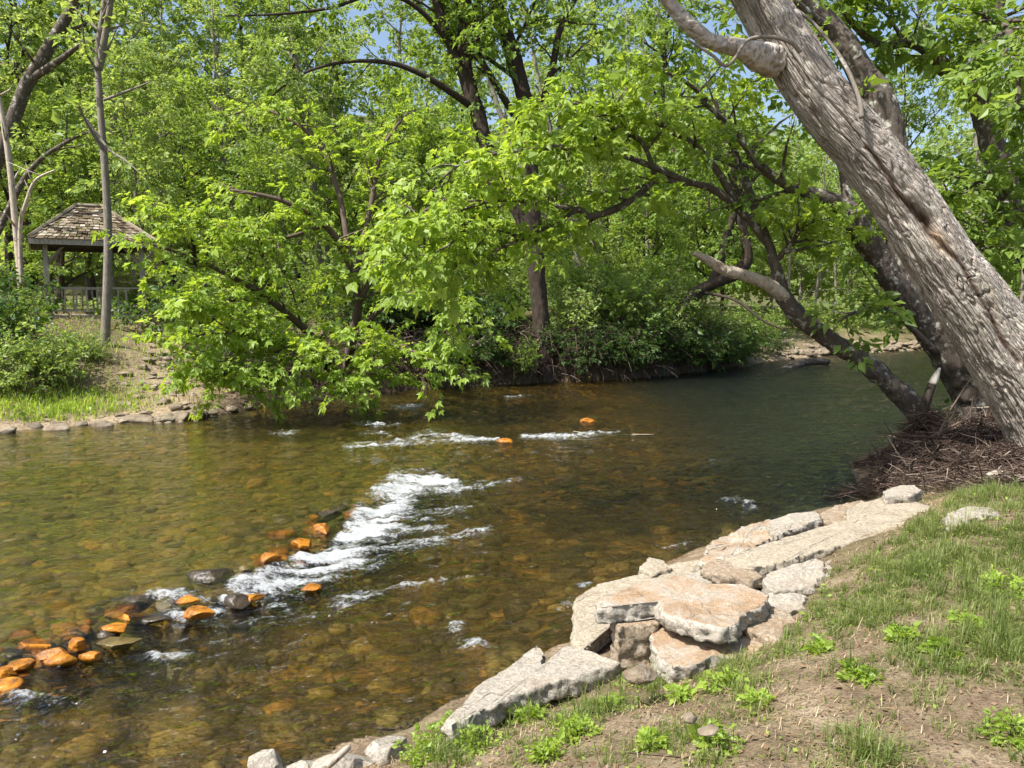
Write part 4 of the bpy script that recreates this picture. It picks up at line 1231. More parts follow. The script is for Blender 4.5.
# ---- bright box elder hanging over the water on the left
t = Tree(905)
LB = [
    [(345, 392, 19.6, 9), (352, 340, 19.2, 8), (358, 305, 18.8, 7), (350, 265, 18.4, 6), (325, 225, 18.0, 5), (280, 200, 17.4, 3.5), (230, 190, 17, 2)],
    [(345, 390, 19.5, 7), (320, 345, 18.6, 6), (270, 300, 17.6, 5), (215, 268, 16.8, 3.5), (170, 250, 16.3, 2.4), (138, 240, 16, 1)],
    [(340, 388, 19.5, 6), (315, 355, 18.5, 5), (265, 335, 17.2, 3.5), (220, 332, 16.2, 2.5), (190, 340, 15.8, 1.6), (176, 362, 15.7, 1)],
    [(352, 340, 19.2, 5), (385, 305, 18.4, 4), (420, 292, 17.6, 3), (448, 305, 17, 2), (462, 335, 16.8, 1)],
    [(345, 385, 19.4, 5), (352, 350, 18.5, 4), (380, 345, 17.5, 3), (415, 352, 16.8, 2), (438, 366, 16.6, 1)],
    [(340, 385, 19.4, 5), (322, 352, 18.3, 4), (298, 352, 17, 3), (280, 360, 16.1, 2), (268, 376, 15.9, 1)],
    [(358, 305, 18.8, 5), (385, 255, 18.3, 4), (420, 215, 17.8, 3), (455, 195, 17.4, 1.5)],
    [(350, 265, 18.4, 5), (338, 190, 18.8, 4), (310, 135, 19, 3), (265, 110, 19, 1.6), (230, 115, 18.8, 1)],
    [(354, 285, 18.6, 5), (372, 200, 19, 4), (382, 150, 19.2, 3), (405, 115, 19.4, 1.5)],
    [(330, 365, 19, 4), (345, 372, 17.6, 2.6), (370, 374, 16.9, 1.8), (356, 384, 16.6, 1)],
    [(270, 300, 17.6, 3.5), (235, 300, 16.8, 2.4), (205, 310, 16.2, 1.6), (180, 300, 16, 1)],
    [(325, 225, 18, 3.5), (270, 240, 17.2, 2.5), (210, 225, 16.8, 1.8), (160, 225, 16.4, 1)],
    [(310, 340, 18.2, 3), (255, 360, 17, 2.2), (225, 372, 16.2, 1.6), (232, 384, 16.1, 1)],
]
for i, tr_ in enumerate(LB):
    q, rr = traced(tr_, 26); rr = rr * .66
    t.w.tube(q, rr, 7)
    t.ramify(q[6:], rr[6:], 1, 15, .05, 1.1, (.5, 1.25), .05, .85, .3, (.4, .75), 4)
b_ = at_y(345, 392, 19.6); b_[2] = gh(b_[0], b_[1])
root = empty("box_elder", b_, "bright yellow-green spreading tree drooping to the water right of the gazebo", "tree")
t.build(root, b_, "bark_twig", "leaf_bright", 17, .115, leaflets=3, droop=.34, tilt=.36, lw=.55)

# ---- dark leaning trunks of the far bank on the right
t = Tree(906)
Yr = 27.5
p1, r1 = traced([(650, 372, Yr, 8), (664, 345, Yr, 7), (690, 300, Yr, 6.5), (712, 284, Yr, 6), (738, 272, Yr, 6), (748, 255, Yr, 5), (742, 225, Yr, 4.5), (735, 195, Yr, 4), (728, 150, Yr, 3), (715, 100, Yr, 2)], 50); t.w.bark(p1, r1, 20, 160, .18, 1, 18)
p2, r2 = traced([(712, 284, Yr, 5), (720, 262, Yr, 4.5), (727, 235, Yr, 4), (735, 210, Yr, 3.5), (745, 170, Yr, 3), (760, 130, Yr, 2)], 30); t.w.tube(p2, r2, 8)
p3, r3 = traced([(700, 292, Yr, 3.5), (735, 300, Yr - 1, 3), (762, 320, Yr - 1.6, 2.4), (785, 330, Yr - 2, 1.5)], 20); t.w.tube(p3, r3 * .5, 6)
b_ = np.array([p1[4][0], p1[4][1], gh(p1[4][0], p1[4][1])])
root = empty("leaning_tree", b_, "small dark crooked tree leaning right on the far bank behind the snapped limb", "tree")
t.ramify(p1[26:], r1[26:], 2, 8, .05, 1.9, (.6, 1.2), .1, .3, .45, (.5, .8), 5, .13, 4)
t.ramify(p2[10:], r2[10:], 2, 7, .05, 1.8, (.6, 1.2), .1, .3, .45, (.5, .8), 5, .13, 4)
t.build(root, b_, "bark_brown", "leaf_mid", 24, .14)

# ---- slim trees and saplings on the left bank
t = Tree(907)
p1, r1 = traced([(104, 362, 20.2, 9), (105, 345, 20.2, 7), (107, 290, 20.2, 6), (108, 230, 20.2, 5.6), (105, 170, 20.2, 5), (100, 105, 20.2, 4.5), (98, 50, 20.2, 4), (104, 5, 20.2, 3.5), (108, -60, 20.2, 2.5), (104, -150, 20.2, 1)], 60); r1 = r1 * .68; t.w.tube(p1, r1, 10)
p2, r2 = traced([(99, 70, 20.2, 3.5), (106, 30, 20.1, 3), (112, -5, 20, 2.5), (125, -80, 20, 1)], 20); t.w.tube(p2, r2, 7)
for pts in ([(104, 150, 20.2, 2), (92, 132, 19.9, 1.6), (80, 110, 19.6, 1.2), (74, 100, 19.5, .6)], [(106, 155, 20.2, 2), (85, 118, 19.8, 1.4), (108, 148, 19.6, 1.2), (125, 160, 19.2, 1), (142, 175, 19, .5)],
            [(104, 100, 20.2, 1.6), (125, 92, 20, 1.2), (150, 82, 19.8, .6)], [(101, 60, 20.2, 1.6), (88, 45, 20, 1.2), (78, 40, 19.8, .6)]):
    q, rr = traced(pts, 14); t.w.tube(q, rr, 5)
    t.ramify(q[6:], rr[6:], 0, 3, sp=.6, L=(.4, .7))
b_ = np.array([p1[3][0], p1[3][1], gh(p1[3][0], p1[3][1])])
root = empty("slim_tree", b_, "slim straight grey tree standing in front of the gazebo", "tree")
t.ramify(p1[30:], r1[30:], 1, 13, .1, 1.6, (.7, 1.3), .1, .3, .5, (.5, .8), 5)
t.ramify(p2[4:], r2[4:], 1, 6, .1, 1.3, (.7, 1.2), .1, .3, .5, (.5, .8), 5)
t.build(root, b_, "bark_pale", "leaf_yellow", 16, .15)

t = Tree(908)
p1, r1 = traced([(-75, 300, 25, 12), (-40, 230, 25, 10), (-5, 165, 25, 9), (8, 135, 25, 9), (25, 88, 25, 8.5), (45, 54, 25, 8), (62, 25, 25, 7), (78, -5, 25, 6), (95, -60, 25, 4), (105, -120, 25, 2)], 50); r1 = r1 * .72; t.w.tube(p1, r1, 12)
p2, r2 = traced([(30, 80, 25, 4), (60, 60, 24.6, 3), (80, 45, 24.2, 2), (95, 40, 24, 1)], 16); t.w.tube(p2, r2, 6)
p3, r3 = traced([(-20, 262, 24.6, 6), (0, 228, 24.6, 5.5), (20, 186, 24.6, 5), (40, 160, 24.6, 4), (70, 140, 24.6, 3), (95, 130, 24.6, 1.4)], 24); r3 = r3 * .6; t.w.tube(p3, r3, 8)
b_ = np.array([p1[3][0], p1[3][1], gh(p1[3][0], p1[3][1])])
root = empty("slanting_tree", b_, "grey trunk slanting right across the picture's upper left corner", "tree")
t.ramify(p1[20:], r1[20:], 2, 7, .1, 2.4, (.6, 1.2), .1, .3, .5, (.6, .9), 6, .13, 4)
t.ramify(p3[10:], r3[10:], 1, 6, .1, 1.2, (.6, 1.2), .1, .3, .5, (.5, .8), 4)
t.build(root, b_, "bark_lichen", "leaf_yellow", 24, .16)

for i, (pts, lab) in enumerate([
        ([(24, 320, 22.5, 3.5), (19, 262, 22.5, 3.2), (14, 210, 22.5, 3), (9, 160, 22.5, 2.8), (0, 104, 22.5, 2.4), (-14, 50, 22.5, 1.6), (-24, 0, 22.5, .8)], "dead pale sapling bending left beside the gazebo's left post"),
        ([(22, 290, 22.3, 2.4), (20, 230, 22.3, 2), (27, 200, 22.2, 1.8), (36, 180, 22.1, 1.4), (55, 170, 22, .8)], "thin bare white stem curving right, left of the gazebo roof")]):
    t = Tree(910 + i); q, rr = traced(pts, 30); t.w.tube(q, rr, 7)
    for k_ in range(5):
        j = 8 + k_ * 4; e = q[j] + np.array([t.r.normal(0, .4), t.r.normal(0, .3), t.r.uniform(.3, .7)])
        t.w.tube([q[j], (q[j] + e) / 2 + t.r.normal(0, .04, 3), e], [rr[j] * .5, rr[j] * .35, .004], 4)
    b_ = q[0].copy(); b_[2] = gh(b_[0], b_[1])
    o = link("bare_sapling", t.w.mesh("bare_sapling", b_), M["bark_dead"], None, b_)
    tag(o, lab, "sapling", "bare saplings by the gazebo")

# ---- tree at the right edge
t = Tree(912)
Ye = 15.5
p1, r1 = traced([(1066, 400, Ye, 18), (1052, 300, Ye, 14), (1018, 222, Ye, 12), (994, 150, Ye, 11.5), (980, 98, Ye, 11), (980, 60, Ye, 9), (988, 25, Ye, 8), (1000, -10, Ye, 7), (1010, -80, Ye, 5), (1000, -180, Ye, 3)], 60); t.w.bark(p1, r1, 26, 240, .14, 1, 17)
p2, r2 = traced([(980, 100, Ye, 9), (968, 80, Ye, 8.5), (945, 68, Ye - .2, 8), (925, 48, Ye - .3, 6), (905, 42, Ye - .4, 5), (880, 46, Ye - .5, 4), (850, 20, Ye - .8, 3), (830, -20, Ye - 1, 2)], 36); t.w.tube(p2, r2, 10)
p3, r3 = traced([(1000, 165, Ye, 5), (960, 190, Ye - 1.5, 3.5), (925, 205, Ye - 2.4, 2.4), (895, 215, Ye - 3, 1.2)], 22); t.w.tube(p3, r3, 7)
p4, r4 = traced([(1010, 200, Ye, 5), (985, 235, Ye - 1.5, 3.5), (950, 262, Ye - 2.4, 2.4), (925, 290, Ye - 2.6, 1.2)], 22); t.w.tube(p4, r4, 7)
p5, r5 = traced([(985, 30, Ye, 5), (1000, 20, Ye - 1.5, 4), (1015, 50, Ye - 3, 3), (1020, 110, Ye - 3.6, 1.4)], 22); t.w.tube(p5, r5, 7)
b_ = np.array([p1[4][0], p1[4][1], gh(p1[4][0], p1[4][1])])
root = empty("crooked_tree", b_, "crooked grey tree at the right border with a thick elbowed limb", "tree")
t.ramify(p1[36:], r1[36:], 2, 9, .05, 2.4, (.6, 1.2), .1, .3, .4, (.5, .9), 6, .13, 4)
t.ramify(p2[8:], r2[8:], 2, 9, .05, 1.5, (.6, 1.2), .02, .3, .36, (.45, .8), 5, .13, 4)
for q, rr in ((p3, r3), (p4, r4), (p5, r5)):
    t.ramify(q[2:], rr[2:], 1, 20, .02, 1.25, (.6, 1.2), .04, .6, .28, (.4, .75), 5)
t.build(root, b_, "bark_lichen", "leaf_mid", 30, .14)


# ------------------------------------------------------------------ wood behind: a few kinds, each copied
def wild_tree(seed, h, r, leafm, bark, name, n=30, size=.15, lo=.22, nl=16, ll=.26, lean=.05, spr=.55, up=.25):
    t = Tree(seed); rr = t.r
    m = 14
    zs = np.linspace(-.4, h, m)
    off = np.cumsum(rr.normal(0, .10 * h / 14, (m, 2)), 0) + np.outer(zs, rr.normal(0, lean, 2))
    off -= off[0]
    P = np.column_stack([off, zs]); R = r * (1 - .92 * np.clip(zs / h, 0, 1)) + .01; R[0] *= 1.3
    t.w.tube(P, R, 8)
    t.ramify(P, R, 2, nl, lo, h * ll, (.75, 1.25), up, .2, spr, (.6, 1.05), 5, .13, 5, .97)
    root = empty(name, (0, 0, 0), "x", "tree")
    t.build(root, (0, 0, 0), bark, leafm, n, size)
    return root


KINDS = [wild_tree(1001, 17, .17, "leaf_yellow", "bark_pale", "slender_tree", 54, .155, .18, 20, .20),
         wild_tree(1002, 20, .24, "leaf_mid", "bark_brown", "tall_tree", 54, .16, .22, 20, .21),
         wild_tree(1003, 9, .10, "leaf_yellow", "bark_pale", "young_tree", 50, .135, .12, 16, .27),
         wild_tree(1004, 7, .09, "leaf_mid", "bark_brown", "understory_tree", 54, .13, .10, 16, .32, .08),
         wild_tree(1005, 15, .20, "leaf_yellow", "bark_brown", "broad_tree", 54, .16, .2, 20, .30)]
DESC = ["slender pale-trunked tree with yellow-green leaves", "tall dark-trunked tree with mid-green leaves", "young pale tree with yellowish leaves",
        "low bushy understory tree with mid-green leaves", "broad dark-trunked tree with yellow-green crown"]


def place_x(px, Y): return (px - 512) / F * Y * 1.0


WOOD = [  # px, distance, kind, scale, where
    (60, 31, 3, 1.0, "right behind the gazebo roof"), (150, 30, 2, 1.0, "just right of the gazebo, behind it"), (-40, 32, 0, 1.0, "at the left border beyond the gazebo"),
    (15, 36, 4, 1.0, "behind the gazebo's left post"), (118, 38, 0, 1.05, "over the gazebo roof's right end"), (205, 34, 3, 1.2, "behind the top of the bright spreading tree"),
    (235, 37, 0, .95, "whose pale trunk rises over the bright spreading tree"), (290, 33, 2, 1.1, "filling the gap above the bright spreading tree"), (325, 42, 0, 1.1, "with a pale trunk under the sky gap"),
    (390, 34, 3, 1.2, "between the bright spreading tree and the double trunk"), (425, 40, 2, 1.25, "left of the double trunk"), (470, 36, 3, 1.1, "directly left of the double trunk's foot"),
    (600, 36, 2, 1.0, "right behind the double trunk"), (650, 42, 1, .95, "behind the bright limb over the river"), (700, 38, 3, 1.2, "behind the small crooked tree"),
    (800, 52, 2, 1.2, "in the far clearing on the right"), (850, 58, 2, 1.1, "at the back of the far clearing"),
    (560, 46, 4, 1.1, "centred behind the double trunk"), (345, 50, 4, 1.1, "deep behind the bright spreading tree"), (180, 48, 1, 1.0, "deep behind the gazebo"),
    (60, 50, 1, 1.05, "deepest at upper left"), (460, 54, 1, 1.0, "deep behind the double trunk's left fork"), (720, 58, 4, .8, "deep behind the small crooked tree"),
    (930, 62, 2, 1.0, "far off between the maple and the crooked tree"), (1040, 44, 1, .8, "beyond the right border tree"), (1000, 30, 3, 1.0, "low behind the right border tree"),
    (-130, 40, 1, 1.0, "out past the left border"), (1130, 50, 4, 1.0, "out past the right border"), 
    (28, 44, 1, 1.1, "rising behind the slanting trunk"), (95, 46, 4, 1.25, "far up behind the slim grey tree"), (165, 42, 0, 1.1, "standing over the right end of the gazebo, farther back"), (255, 45, 1, 1.05, "reaching the top border left of the sky gap"), (300, 52, 4, 1.3, "under the sky gap, farther back"),
    (400, 47, 0, 1.15, "left of the double trunk, farther back"), (610, 50, 1, 1.05, "right of the double trunk, farther back"), (680, 48, 0, 1.1, "behind the bright limb, farther back"), (770, 60, 2, 1.2, "far behind the snapped limb"), (1010, 52, 1, 1.0, "far behind the right border tree"), (960, 40, 2, 1.3, "low between the maple and the right border"),
    (880, 50, 4, 1.1, "deepest in the gap right of the maple"), (985, 46, 0, 1.0, "behind the elbowed limb at right"),
    (645, 33, 3, .9, "behind the shrubs under the bright limb"), (270, 30, 3, .8, "between the gazebo and the double trunk"), (540, 31, 3, .8, "hidden low behind the double trunk"),
]
cnt = [0] * 5
rs = np.random.default_rng(3)
for px, Y, kd, s, where in WOOD:
    x = place_x(px, Y)
    z = gh(x, Y) - .05
    lab = DESC[kd] + " " + where
    a = rs.uniform(0, 6.28)
    if cnt[kd] == 0:
        o = KINDS[kd]; o.location = (x, Y, z); o.rotation_euler = (0, 0, a); o.scale = (s, s, s); tag(o, lab, "tree", "trees of the wood beyond the river")
    else:
        copy_tree(KINDS[kd], (x, Y, z), a, s, lab)
    cnt[kd] += 1

# pale trunks seen between the leaves
t = Tree(950); P = np.column_stack([np.cumsum(t.r.normal(0, .05, 12)), np.cumsum(t.r.normal(0, .05, 12)), np.linspace(-.3, 13, 12)])
PT = [(572, 33, .22, .35, "thick pale trunk leaning left just right of the double trunk"), (590, 34, .18, .2, "pale trunk beside the thick leaning one"), (616, 38, .14, .0, "pale upright trunk above the centre shrubs"),
      (786, 46, .09, .02, "thin whitish pole trunk in the far clearing, nearest the crooked tree"), (812, 48, .10, -.03, "thin whitish pole trunk in the middle of the far clearing"), (834, 50, .09, .04, "thin whitish pole trunk beside the maple"),
      (648, 40, .10, .05, "thin grey trunk behind the bright limb"), (996, 24, .13, .14, "pale leaning trunk low at the right border"), (1010, 25, .11, -.05, "pale upright trunk low at the right border"), (235, 36, .16, .05, "pale trunk standing high behind the bright spreading tree"),
      (328, 44, .18, -.02, "pale trunk rising toward the sky gap")]
for i, (px, Y, r, lean, lab) in enumerate(PT):
    t = Tree(960 + i); zs = np.linspace(-.3, 14, 16)
    P = np.column_stack([np.cumsum(t.r.normal(0, .06, 16)) - lean * zs, np.cumsum(t.r.normal(0, .06, 16)), zs])
    t.w.tube(P, r * (1 - .85 * np.clip(zs / 14, 0, 1)), 8)
    t.ramify(P, r * (1 - .85 * np.clip(zs / 14, 0, 1)), 1, 16, .35, 1.8, (.7, 1.2), .2, .2, .5, (.5, .9), 4)
    x = place_x(px, Y)
    root = empty("pale_tree", (x, Y, gh(x, Y)), lab, "tree", "pale trunks among the leaves")
    t.build(root, (0, 0, 0), "bark_pale", "leaf_yellow", 14, .17)

# ------------------------------------------------------------------ shrubs
def shrub_proto(seed, leafm, n, size, h=1.7):
    t = Tree(seed); rr = t.r
    for i in range(11):
        a = rr.uniform(0, 6.28); e = rr.uniform(.5, 1.4)
        d = np.array([math.cos(a) * math.cos(e), math.sin(a) * math.cos(e), math.sin(e)])
        L = h * rr.uniform(.7, 1.1); q = [np.array([math.cos(a) * .12, math.sin(a) * .12, -.15])]
        for _ in range(5):
            d = nrm(d + rr.normal(0, .14, 3)); q.append(q[-1] + d * L / 5)
        q = np.array(q); R = np.linspace(.016, .005, 6); t.w.tube(q, R, 4)
        t.ramify(q, R, 1, 9, .15, .65, (.5, 1.1), .12, .2, .22, (.25, .45), 3)
    root = empty("shrub", (0, 0, 0), "x", "shrub")
    t.build(root, (0, 0, 0), "bark_twig", leafm, n, size, tilt=.6)
    for c in root.children:
        c.name = {"trunk": "stems", "crown": "foliage"}[c.name.split(".")[0]]
    return root


SH = [shrub_proto(1101, "leaf_mid", 12, .095), shrub_proto(1102, "leaf_yellow", 12, .09), shrub_proto(1103, "leaf_dark", 12, .10)]
SHD = ["mid-green leafy shrub", "yellow-green leafy shrub", "dark green leafy shrub"]
SHR = [ # px, py of base, distance, kind, scale, where
    (20, 17.6, 1, .9, "lowest at the left border beside the river"), (52, 18.2, 0, .65, "on the slope under the gazebo's left post"), (10, 19.6, 0, .8, "under the bare saplings left of the gazebo"), (-15, 18.6, 2, 1.1, "cut by the left border"), (80, 19.2, 1, .45, "at the left of the slim grey tree's foot"),
    (2, 21.5, 2, 1.0, "tall behind the left border bushes"), (150, 24.5, 0, .7, "at the gazebo's right corner"), (190, 22.5, 2, 1.2, "right of the gazebo railing"), (235, 20.5, 2, 1.1, "under the bright spreading tree's left limbs"), (265, 22.0, 0, 1.2, "high behind the bright spreading tree"),
    (385, 23.4, 2, 1.2, "right of the bright spreading tree's stems"), (420, 24.4, 2, 1.2, "left of the driftwood branch"), (455, 25.2, 0, 1.1, "on the undercut bank left of the double trunk"), (490, 24.6, 2, 1.0, "just left of the double trunk"),
    (515, 26.5, 0, 1.0, "behind the double trunk's foot, left side"), (580, 26.0, 1, 1.1, "just right of the double trunk's foot"), (610, 26.6, 0, 1.3, "first in the bank-top row right of the double trunk"), (640, 27.6, 1, 1.2, "second in the bank-top row right of the double trunk"), (625, 25.9, 2, .9, "hanging over the dark undercut"),
    (680, 28.6, 0, 1.2, "at the small crooked tree's foot"), (712, 29.5, 1, 1.1, "under the small crooked tree's bend"), (700, 28.2, 2, .9, "low at the water under the small crooked tree"), (738, 31.5, 0, 1.0, "left of the stony far beach"), (765, 36, 1, 1.0, "at the head of the stony far beach"),
    (560, 28.5, 0, 1.3, "back from the bank behind the double trunk"), (660, 31, 0, 1.5, "back from the bank above the dark undercut"), (430, 27.5, 0, 1.5, "back from the bank left of the double trunk"), (340, 24.5, 0, 1.5, "back from the bank behind the bright spreading tree"),
    (800, 42, 0, 1.0, "in the far clearing behind the fallen log"), (840, 45, 1, 1.1, "in the far clearing beside the maple"), (880, 46, 2, 1.2, "in the far clearing behind the forked tree"), (1000, 30, 0, 1.6, "low at the right border"), (1030, 26, 1, 1.6, "cut by the right border"), (985, 36, 1, 1.5, "far off right of the maple"), (1015, 18, 2, .9, "behind the maple's foot"),
    (590, 25.0, 2, .8, "dipping to the water right of the double trunk"), (612, 25.4, 2, .8, "hanging from the undercut, nearest the double trunk"), (648, 26.3, 2, .9, "hanging in the middle of the dark undercut"), (690, 27.6, 2, .9, "hanging near the small crooked tree's roots"), (725, 29.0, 2, 1.0, "at the right end of the dark undercut"), (440, 22.9, 2, .7, "low behind the water's midstream ripples"), (522, 24.0, 0, .6, "small at the water before the double trunk"),
    (760, 33.2, 2, .8, "drooping over the drift log of the far beach"), (545, 25.0, 2, .6, "at the very foot of the double trunk"), (470, 23.6, 2, .8, "low over the water by the driftwood branch"), (660, 27.1, 2, .8, "low over the water above the dark undercut")]
cnt = [0] * 3
for px, Y, kd, s, where in SHR:
    x = place_x(px, Y); z = gh(x, Y)
    if z < 0: z = .1
    a = rs.uniform(0, 6.28); lab = SHD[kd] + " " + where
    if cnt[kd] == 0:
        o = SH[kd]; o.location = (x, Y, z); o.rotation_euler = (0, 0, a); o.scale = (s, s, s); tag(o, lab, "shrub", "shrubs of the far bank")
    else:
        copy_tree(SH[kd], (x, Y, z), a, s, lab)
    cnt[kd] += 1


# ------------------------------------------------------------------ far wood, ground cover (stuff)
def cloud_leaves(name, P, size, rng, mat, label, cat, flat=.3):
    m = len(P)
    d = nrm(rng.normal(0, 1, (m, 3)) * np.array([1, 1, .5])); nn = nrm(rng.normal(0, .6, (m, 3)) + UP * flat); s = nrm(np.cross(nn, d))
    z = size * np.exp(rng.normal(0, .3, m))
    V = np.stack([P, P + d * (z * .5)[:, None] + s * (z * .33)[:, None], P + d * z[:, None], P + d * (z * .5)[:, None] - s * (z * .33)[:, None]], 1).reshape(-1, 3)
    q = np.arange(m)[:, None, None] * 4
    T = (q + np.array([[[0, 1, 2], [0, 2, 3]]])).reshape(-1, 3)
    tone = np.repeat(np.clip(.5 + .35 * fbm(P * .35, 2, 7) + rng.normal(0, .2, m), 0, 1), 2)
    return tag(link(name, mesh_of(name, V, T, None, False, None, {"tone": tone}), M[mat]), label, cat, None, "stuff")


rg = np.random.default_rng(11)
# crowns of the distant hillside wood
PP = []
for i in range(300):
    Y0 = rg.uniform(62, 120); X0 = rg.uniform(-.95, .95) * Y0
    px_ = 512 + F * X0 / Y0
    Hh = rg.uniform(11, 19) * (.45 if 860 < px_ < 1000 else 1) * (.8 if 250 < px_ < 420 else 1)
    rr = rg.uniform(2.6, 4.6); k_ = int(330 * rr)
    c = np.array([X0, Y0, gh(X0, Y0)])
    nb = 14
    cl = c + np.column_stack([rg.normal(0, rr * .55, nb), rg.normal(0, rr * .55, nb), Hh * rg.uniform(.2, .98, nb)])
    w = rg.integers(0, nb, k_)
    PP.append(cl[w] + rg.normal(0, 1, (k_, 3)) * np.array([1.15, 1.15, .75]))
cloud_leaves("distant_wood", np.concatenate(PP), .5, rg, "leaf_yellow", "hazy yellow-green mass of the distant wood on the slope beyond", "wood")

# undergrowth on the far bank
N = 80000
x = rg.uniform(-26, 34, N); y = rg.uniform(12, 60, N)
df = d_far(x, y)
px, py = to_px(np.stack([x, y, ground_h(x, y)], -1))
pm = np.exp(-((px - np.interp(py, [300, 330, 370, 415], [150, 165, 165, 190])) / np.interp(py, [300, 340, 415], [8, 20, 40])) ** 2) * (df < 9)
ok = (df > .35) & (df < 22) & (rg.random(N) > pm * .9) & (n2(x, y, .6, 3, 21) + .5 > rg.random(N)) & ~((x > 9) & (df < 2.2))
x, y = x[ok], y[ok]
P = np.stack([x, y, ground_h(x, y) + rg.uniform(.02, .32, len(x)) * (1 + .8 * n2(x, y, .8, 2, 25))], -1)
cloud_leaves("undergrowth", P, .12, rg, "leaf_mid", "low leafy undergrowth covering the far bank", "undergrowth")


def blades(name, P, ln, lean, rng, mat, width=.0035, tone=None, a=None):
    m = len(P)
    a = rng.uniform(0, 2 * PI, m) if a is None else a + rng.normal(0, .5, m)
    d = np.stack([np.cos(a), np.sin(a), 0 * a], -1); s = np.stack([-np.sin(a), np.cos(a), 0 * a], -1)
    w = np.broadcast_to(width, (m,))[:, None]
    l = ln[:, None]; k = lean[:, None]
    m1 = P + UP * l * .5 * np.sqrt(np.maximum(.05, 1 - k ** 2 * .35)) + d * l * k * .22
    tp = P + UP * l * np.maximum(.03, (1 - k * .62)) + d * l * k * .85
    V = np.stack([P - s * w, P + s * w, m1 + s * w * .8, m1 - s * w * .8, tp], 1).reshape(-1, 3)
    q = np.arange(m)[:, None] * 5
    Q = (q[:, :, None] + np.array([[[0, 1, 2, 3]]])).reshape(-1, 4)
    T = (q[:, :, None] + np.array([[[3, 2, 4]]])).reshape(-1, 3)
    c = rng.random(m) if tone is None else tone
    c = np.concatenate([c, c])
    return link(name, mesh_of(name, V, T, Q, False, None, {"tone": c}), M[mat])


# near bank grass, growing in tufts
SLX = [380, 480, 560, 640, 700, 770, 800, 815, 830, 900, 920, 950, 1000, 1030]
SLY = [764, 706, 684, 664, 660, 650, 624, 594, 570, 538, 519, 500, 482, 468]
NT_ = 42000
tx = rg.uniform(-2.2, 7.2, NT_); ty = rg.uniform(1.7, 9.6, NT_)
dn = d_near(tx, ty); tz = ground_h(tx, ty); gd = grassy(tx, ty, tz)
px, py = to_px(np.stack([tx, ty, tz], -1))
ok = (dn > .6) & (rg.random(NT_) < np.clip(gd * 1.25, .06, 1)) & ~((py < np.interp(px, SLX, SLY)) & (px > 380) & (px < 1030))
tx, ty, gd = tx[ok], ty[ok], gd[ok]
nb = np.clip(rg.poisson(13, len(tx)) * (.5 + gd), 2, 26).astype(int)
idx = np.repeat(np.arange(len(tx)), nb); m = len(idx)
a = rg.uniform(0, 2 * PI, m); rr_ = np.abs(rg.normal(0, .022, m))
x = tx[idx] + np.cos(a) * rr_; y = ty[idx] + np.sin(a) * rr_
tall = np.exp(rg.normal(-2.55, .4, len(tx))) * (.55 + .8 * np.clip(gd, 0, 1)) * (1 + .5 * n2(tx, ty, 2.2, 2, 61))
hgt = tall[idx] * rg.uniform(.5, 1.15, m)
tone = np.clip(.42 + .4 * n2(x, y, 1.7, 3, 63) + rg.normal(0, .16, len(tx))[idx] + rg.normal(0, .14, m) + .5 * (rg.random(m) < .08), 0, 1)
o = blades("grass", np.stack([x, y, ground_h(x, y) - .004], -1), hgt, np.clip(.25 + rr_ * 16 + rg.normal(0, .25, m), .05, 1.25), rg, "grass_blade", .0024, tone, a)
tag(o, "patchy short green grass growing on the near bank", "grass", None, "stuff")
# clover-like low leaves in the grass
N = 60000
x = rg.uniform(-2.2, 7.2, N); y = rg.uniform(1.7, 9.6, N); dn = d_near(x, y); z = ground_h(x, y)
gd = grassy(x, y, z); px, py = to_px(np.stack([x, y, z], -1))
sl_mask = (py < np.interp(px, [380, 480, 560, 640, 700, 770, 800, 815, 830, 900, 920, 950, 1000, 1030], [764, 706, 684, 664, 660, 650, 624, 594, 570, 538, 519, 500, 482, 468]))
ok = (dn > .6) & (rg.random(N) < np.clip(gd * .9 * (.5 + n2(x, y, 1.6, 2, 68)), 0, 1)) & ~(sl_mask & (px > 380) & (px < 1030))
P = np.stack([x, y, z + rg.uniform(.004, .03, N)], -1)[ok]
cloud_leaves("clover_cover", P, .022, rg, "leaf_bright", "low clover-like leaves mixed into the near grass", "ground cover", 1.2)
# dry straw and litter lying on the soil
N = 80000
x = rg.uniform(-2.2, 7.0, N); y = rg.uniform(1.7, 9.0, N); dn = d_near(x, y); z = ground_h(x, y)
ok = (dn > .5) & (rg.random(N) < .35 + .6 * n2(x, y, 2.5, 3, 65))
px, py = to_px(np.stack([x, y, z], -1))
x, y, z = x[ok], y[ok], z[ok]
o = blades("straw", np.stack([x, y, z + .004], -1), np.exp(rg.normal(-3.0, .45, len(x))), rg.uniform(1.25, 1.58, len(x)), rg, "straw", .0018)
tag(o, "dry straw and dead grass lying on the bare soil", "straw", None, "stuff")
N = 16000
x = rg.uniform(-2.2, 7.0, N); y = rg.uniform(1.7, 9.0, N); dn = d_near(x, y); z = ground_h(x, y); ok = dn > .7
cloud_leaves("leaf_litter", np.stack([x, y, z + .008], -1)[ok], .022, rg, "litter", "small dead brown leaves and chips scattered over the soil", "leaf litter", 2.5)
N = 420
x = rg.uniform(-1.8, 6.0, N); y = rg.uniform(1.8, 8.0, N); ok = d_near(x, y) > .9; x, y = x[ok], y[ok]; N = len(x)
a = rg.uniform(0, 6.28, N); ln = np.exp(rg.normal(-2.2, .6, N)).clip(.04, .5)
p0 = np.stack([x, y, ground_h(x, y) + .006], -1); x2, y2 = x + np.cos(a) * ln, y + np.sin(a) * ln
p2 = np.stack([x2, y2, ground_h(x2, y2) + .008], -1)
mid = (p0 + p2) / 2 + np.stack([-np.sin(a), np.cos(a), 0 * a], -1) * (rg.normal(0, .07, N) * ln)[:, None]; mid[:, 2] = ground_h(mid[:, 0], mid[:, 1]) + .009
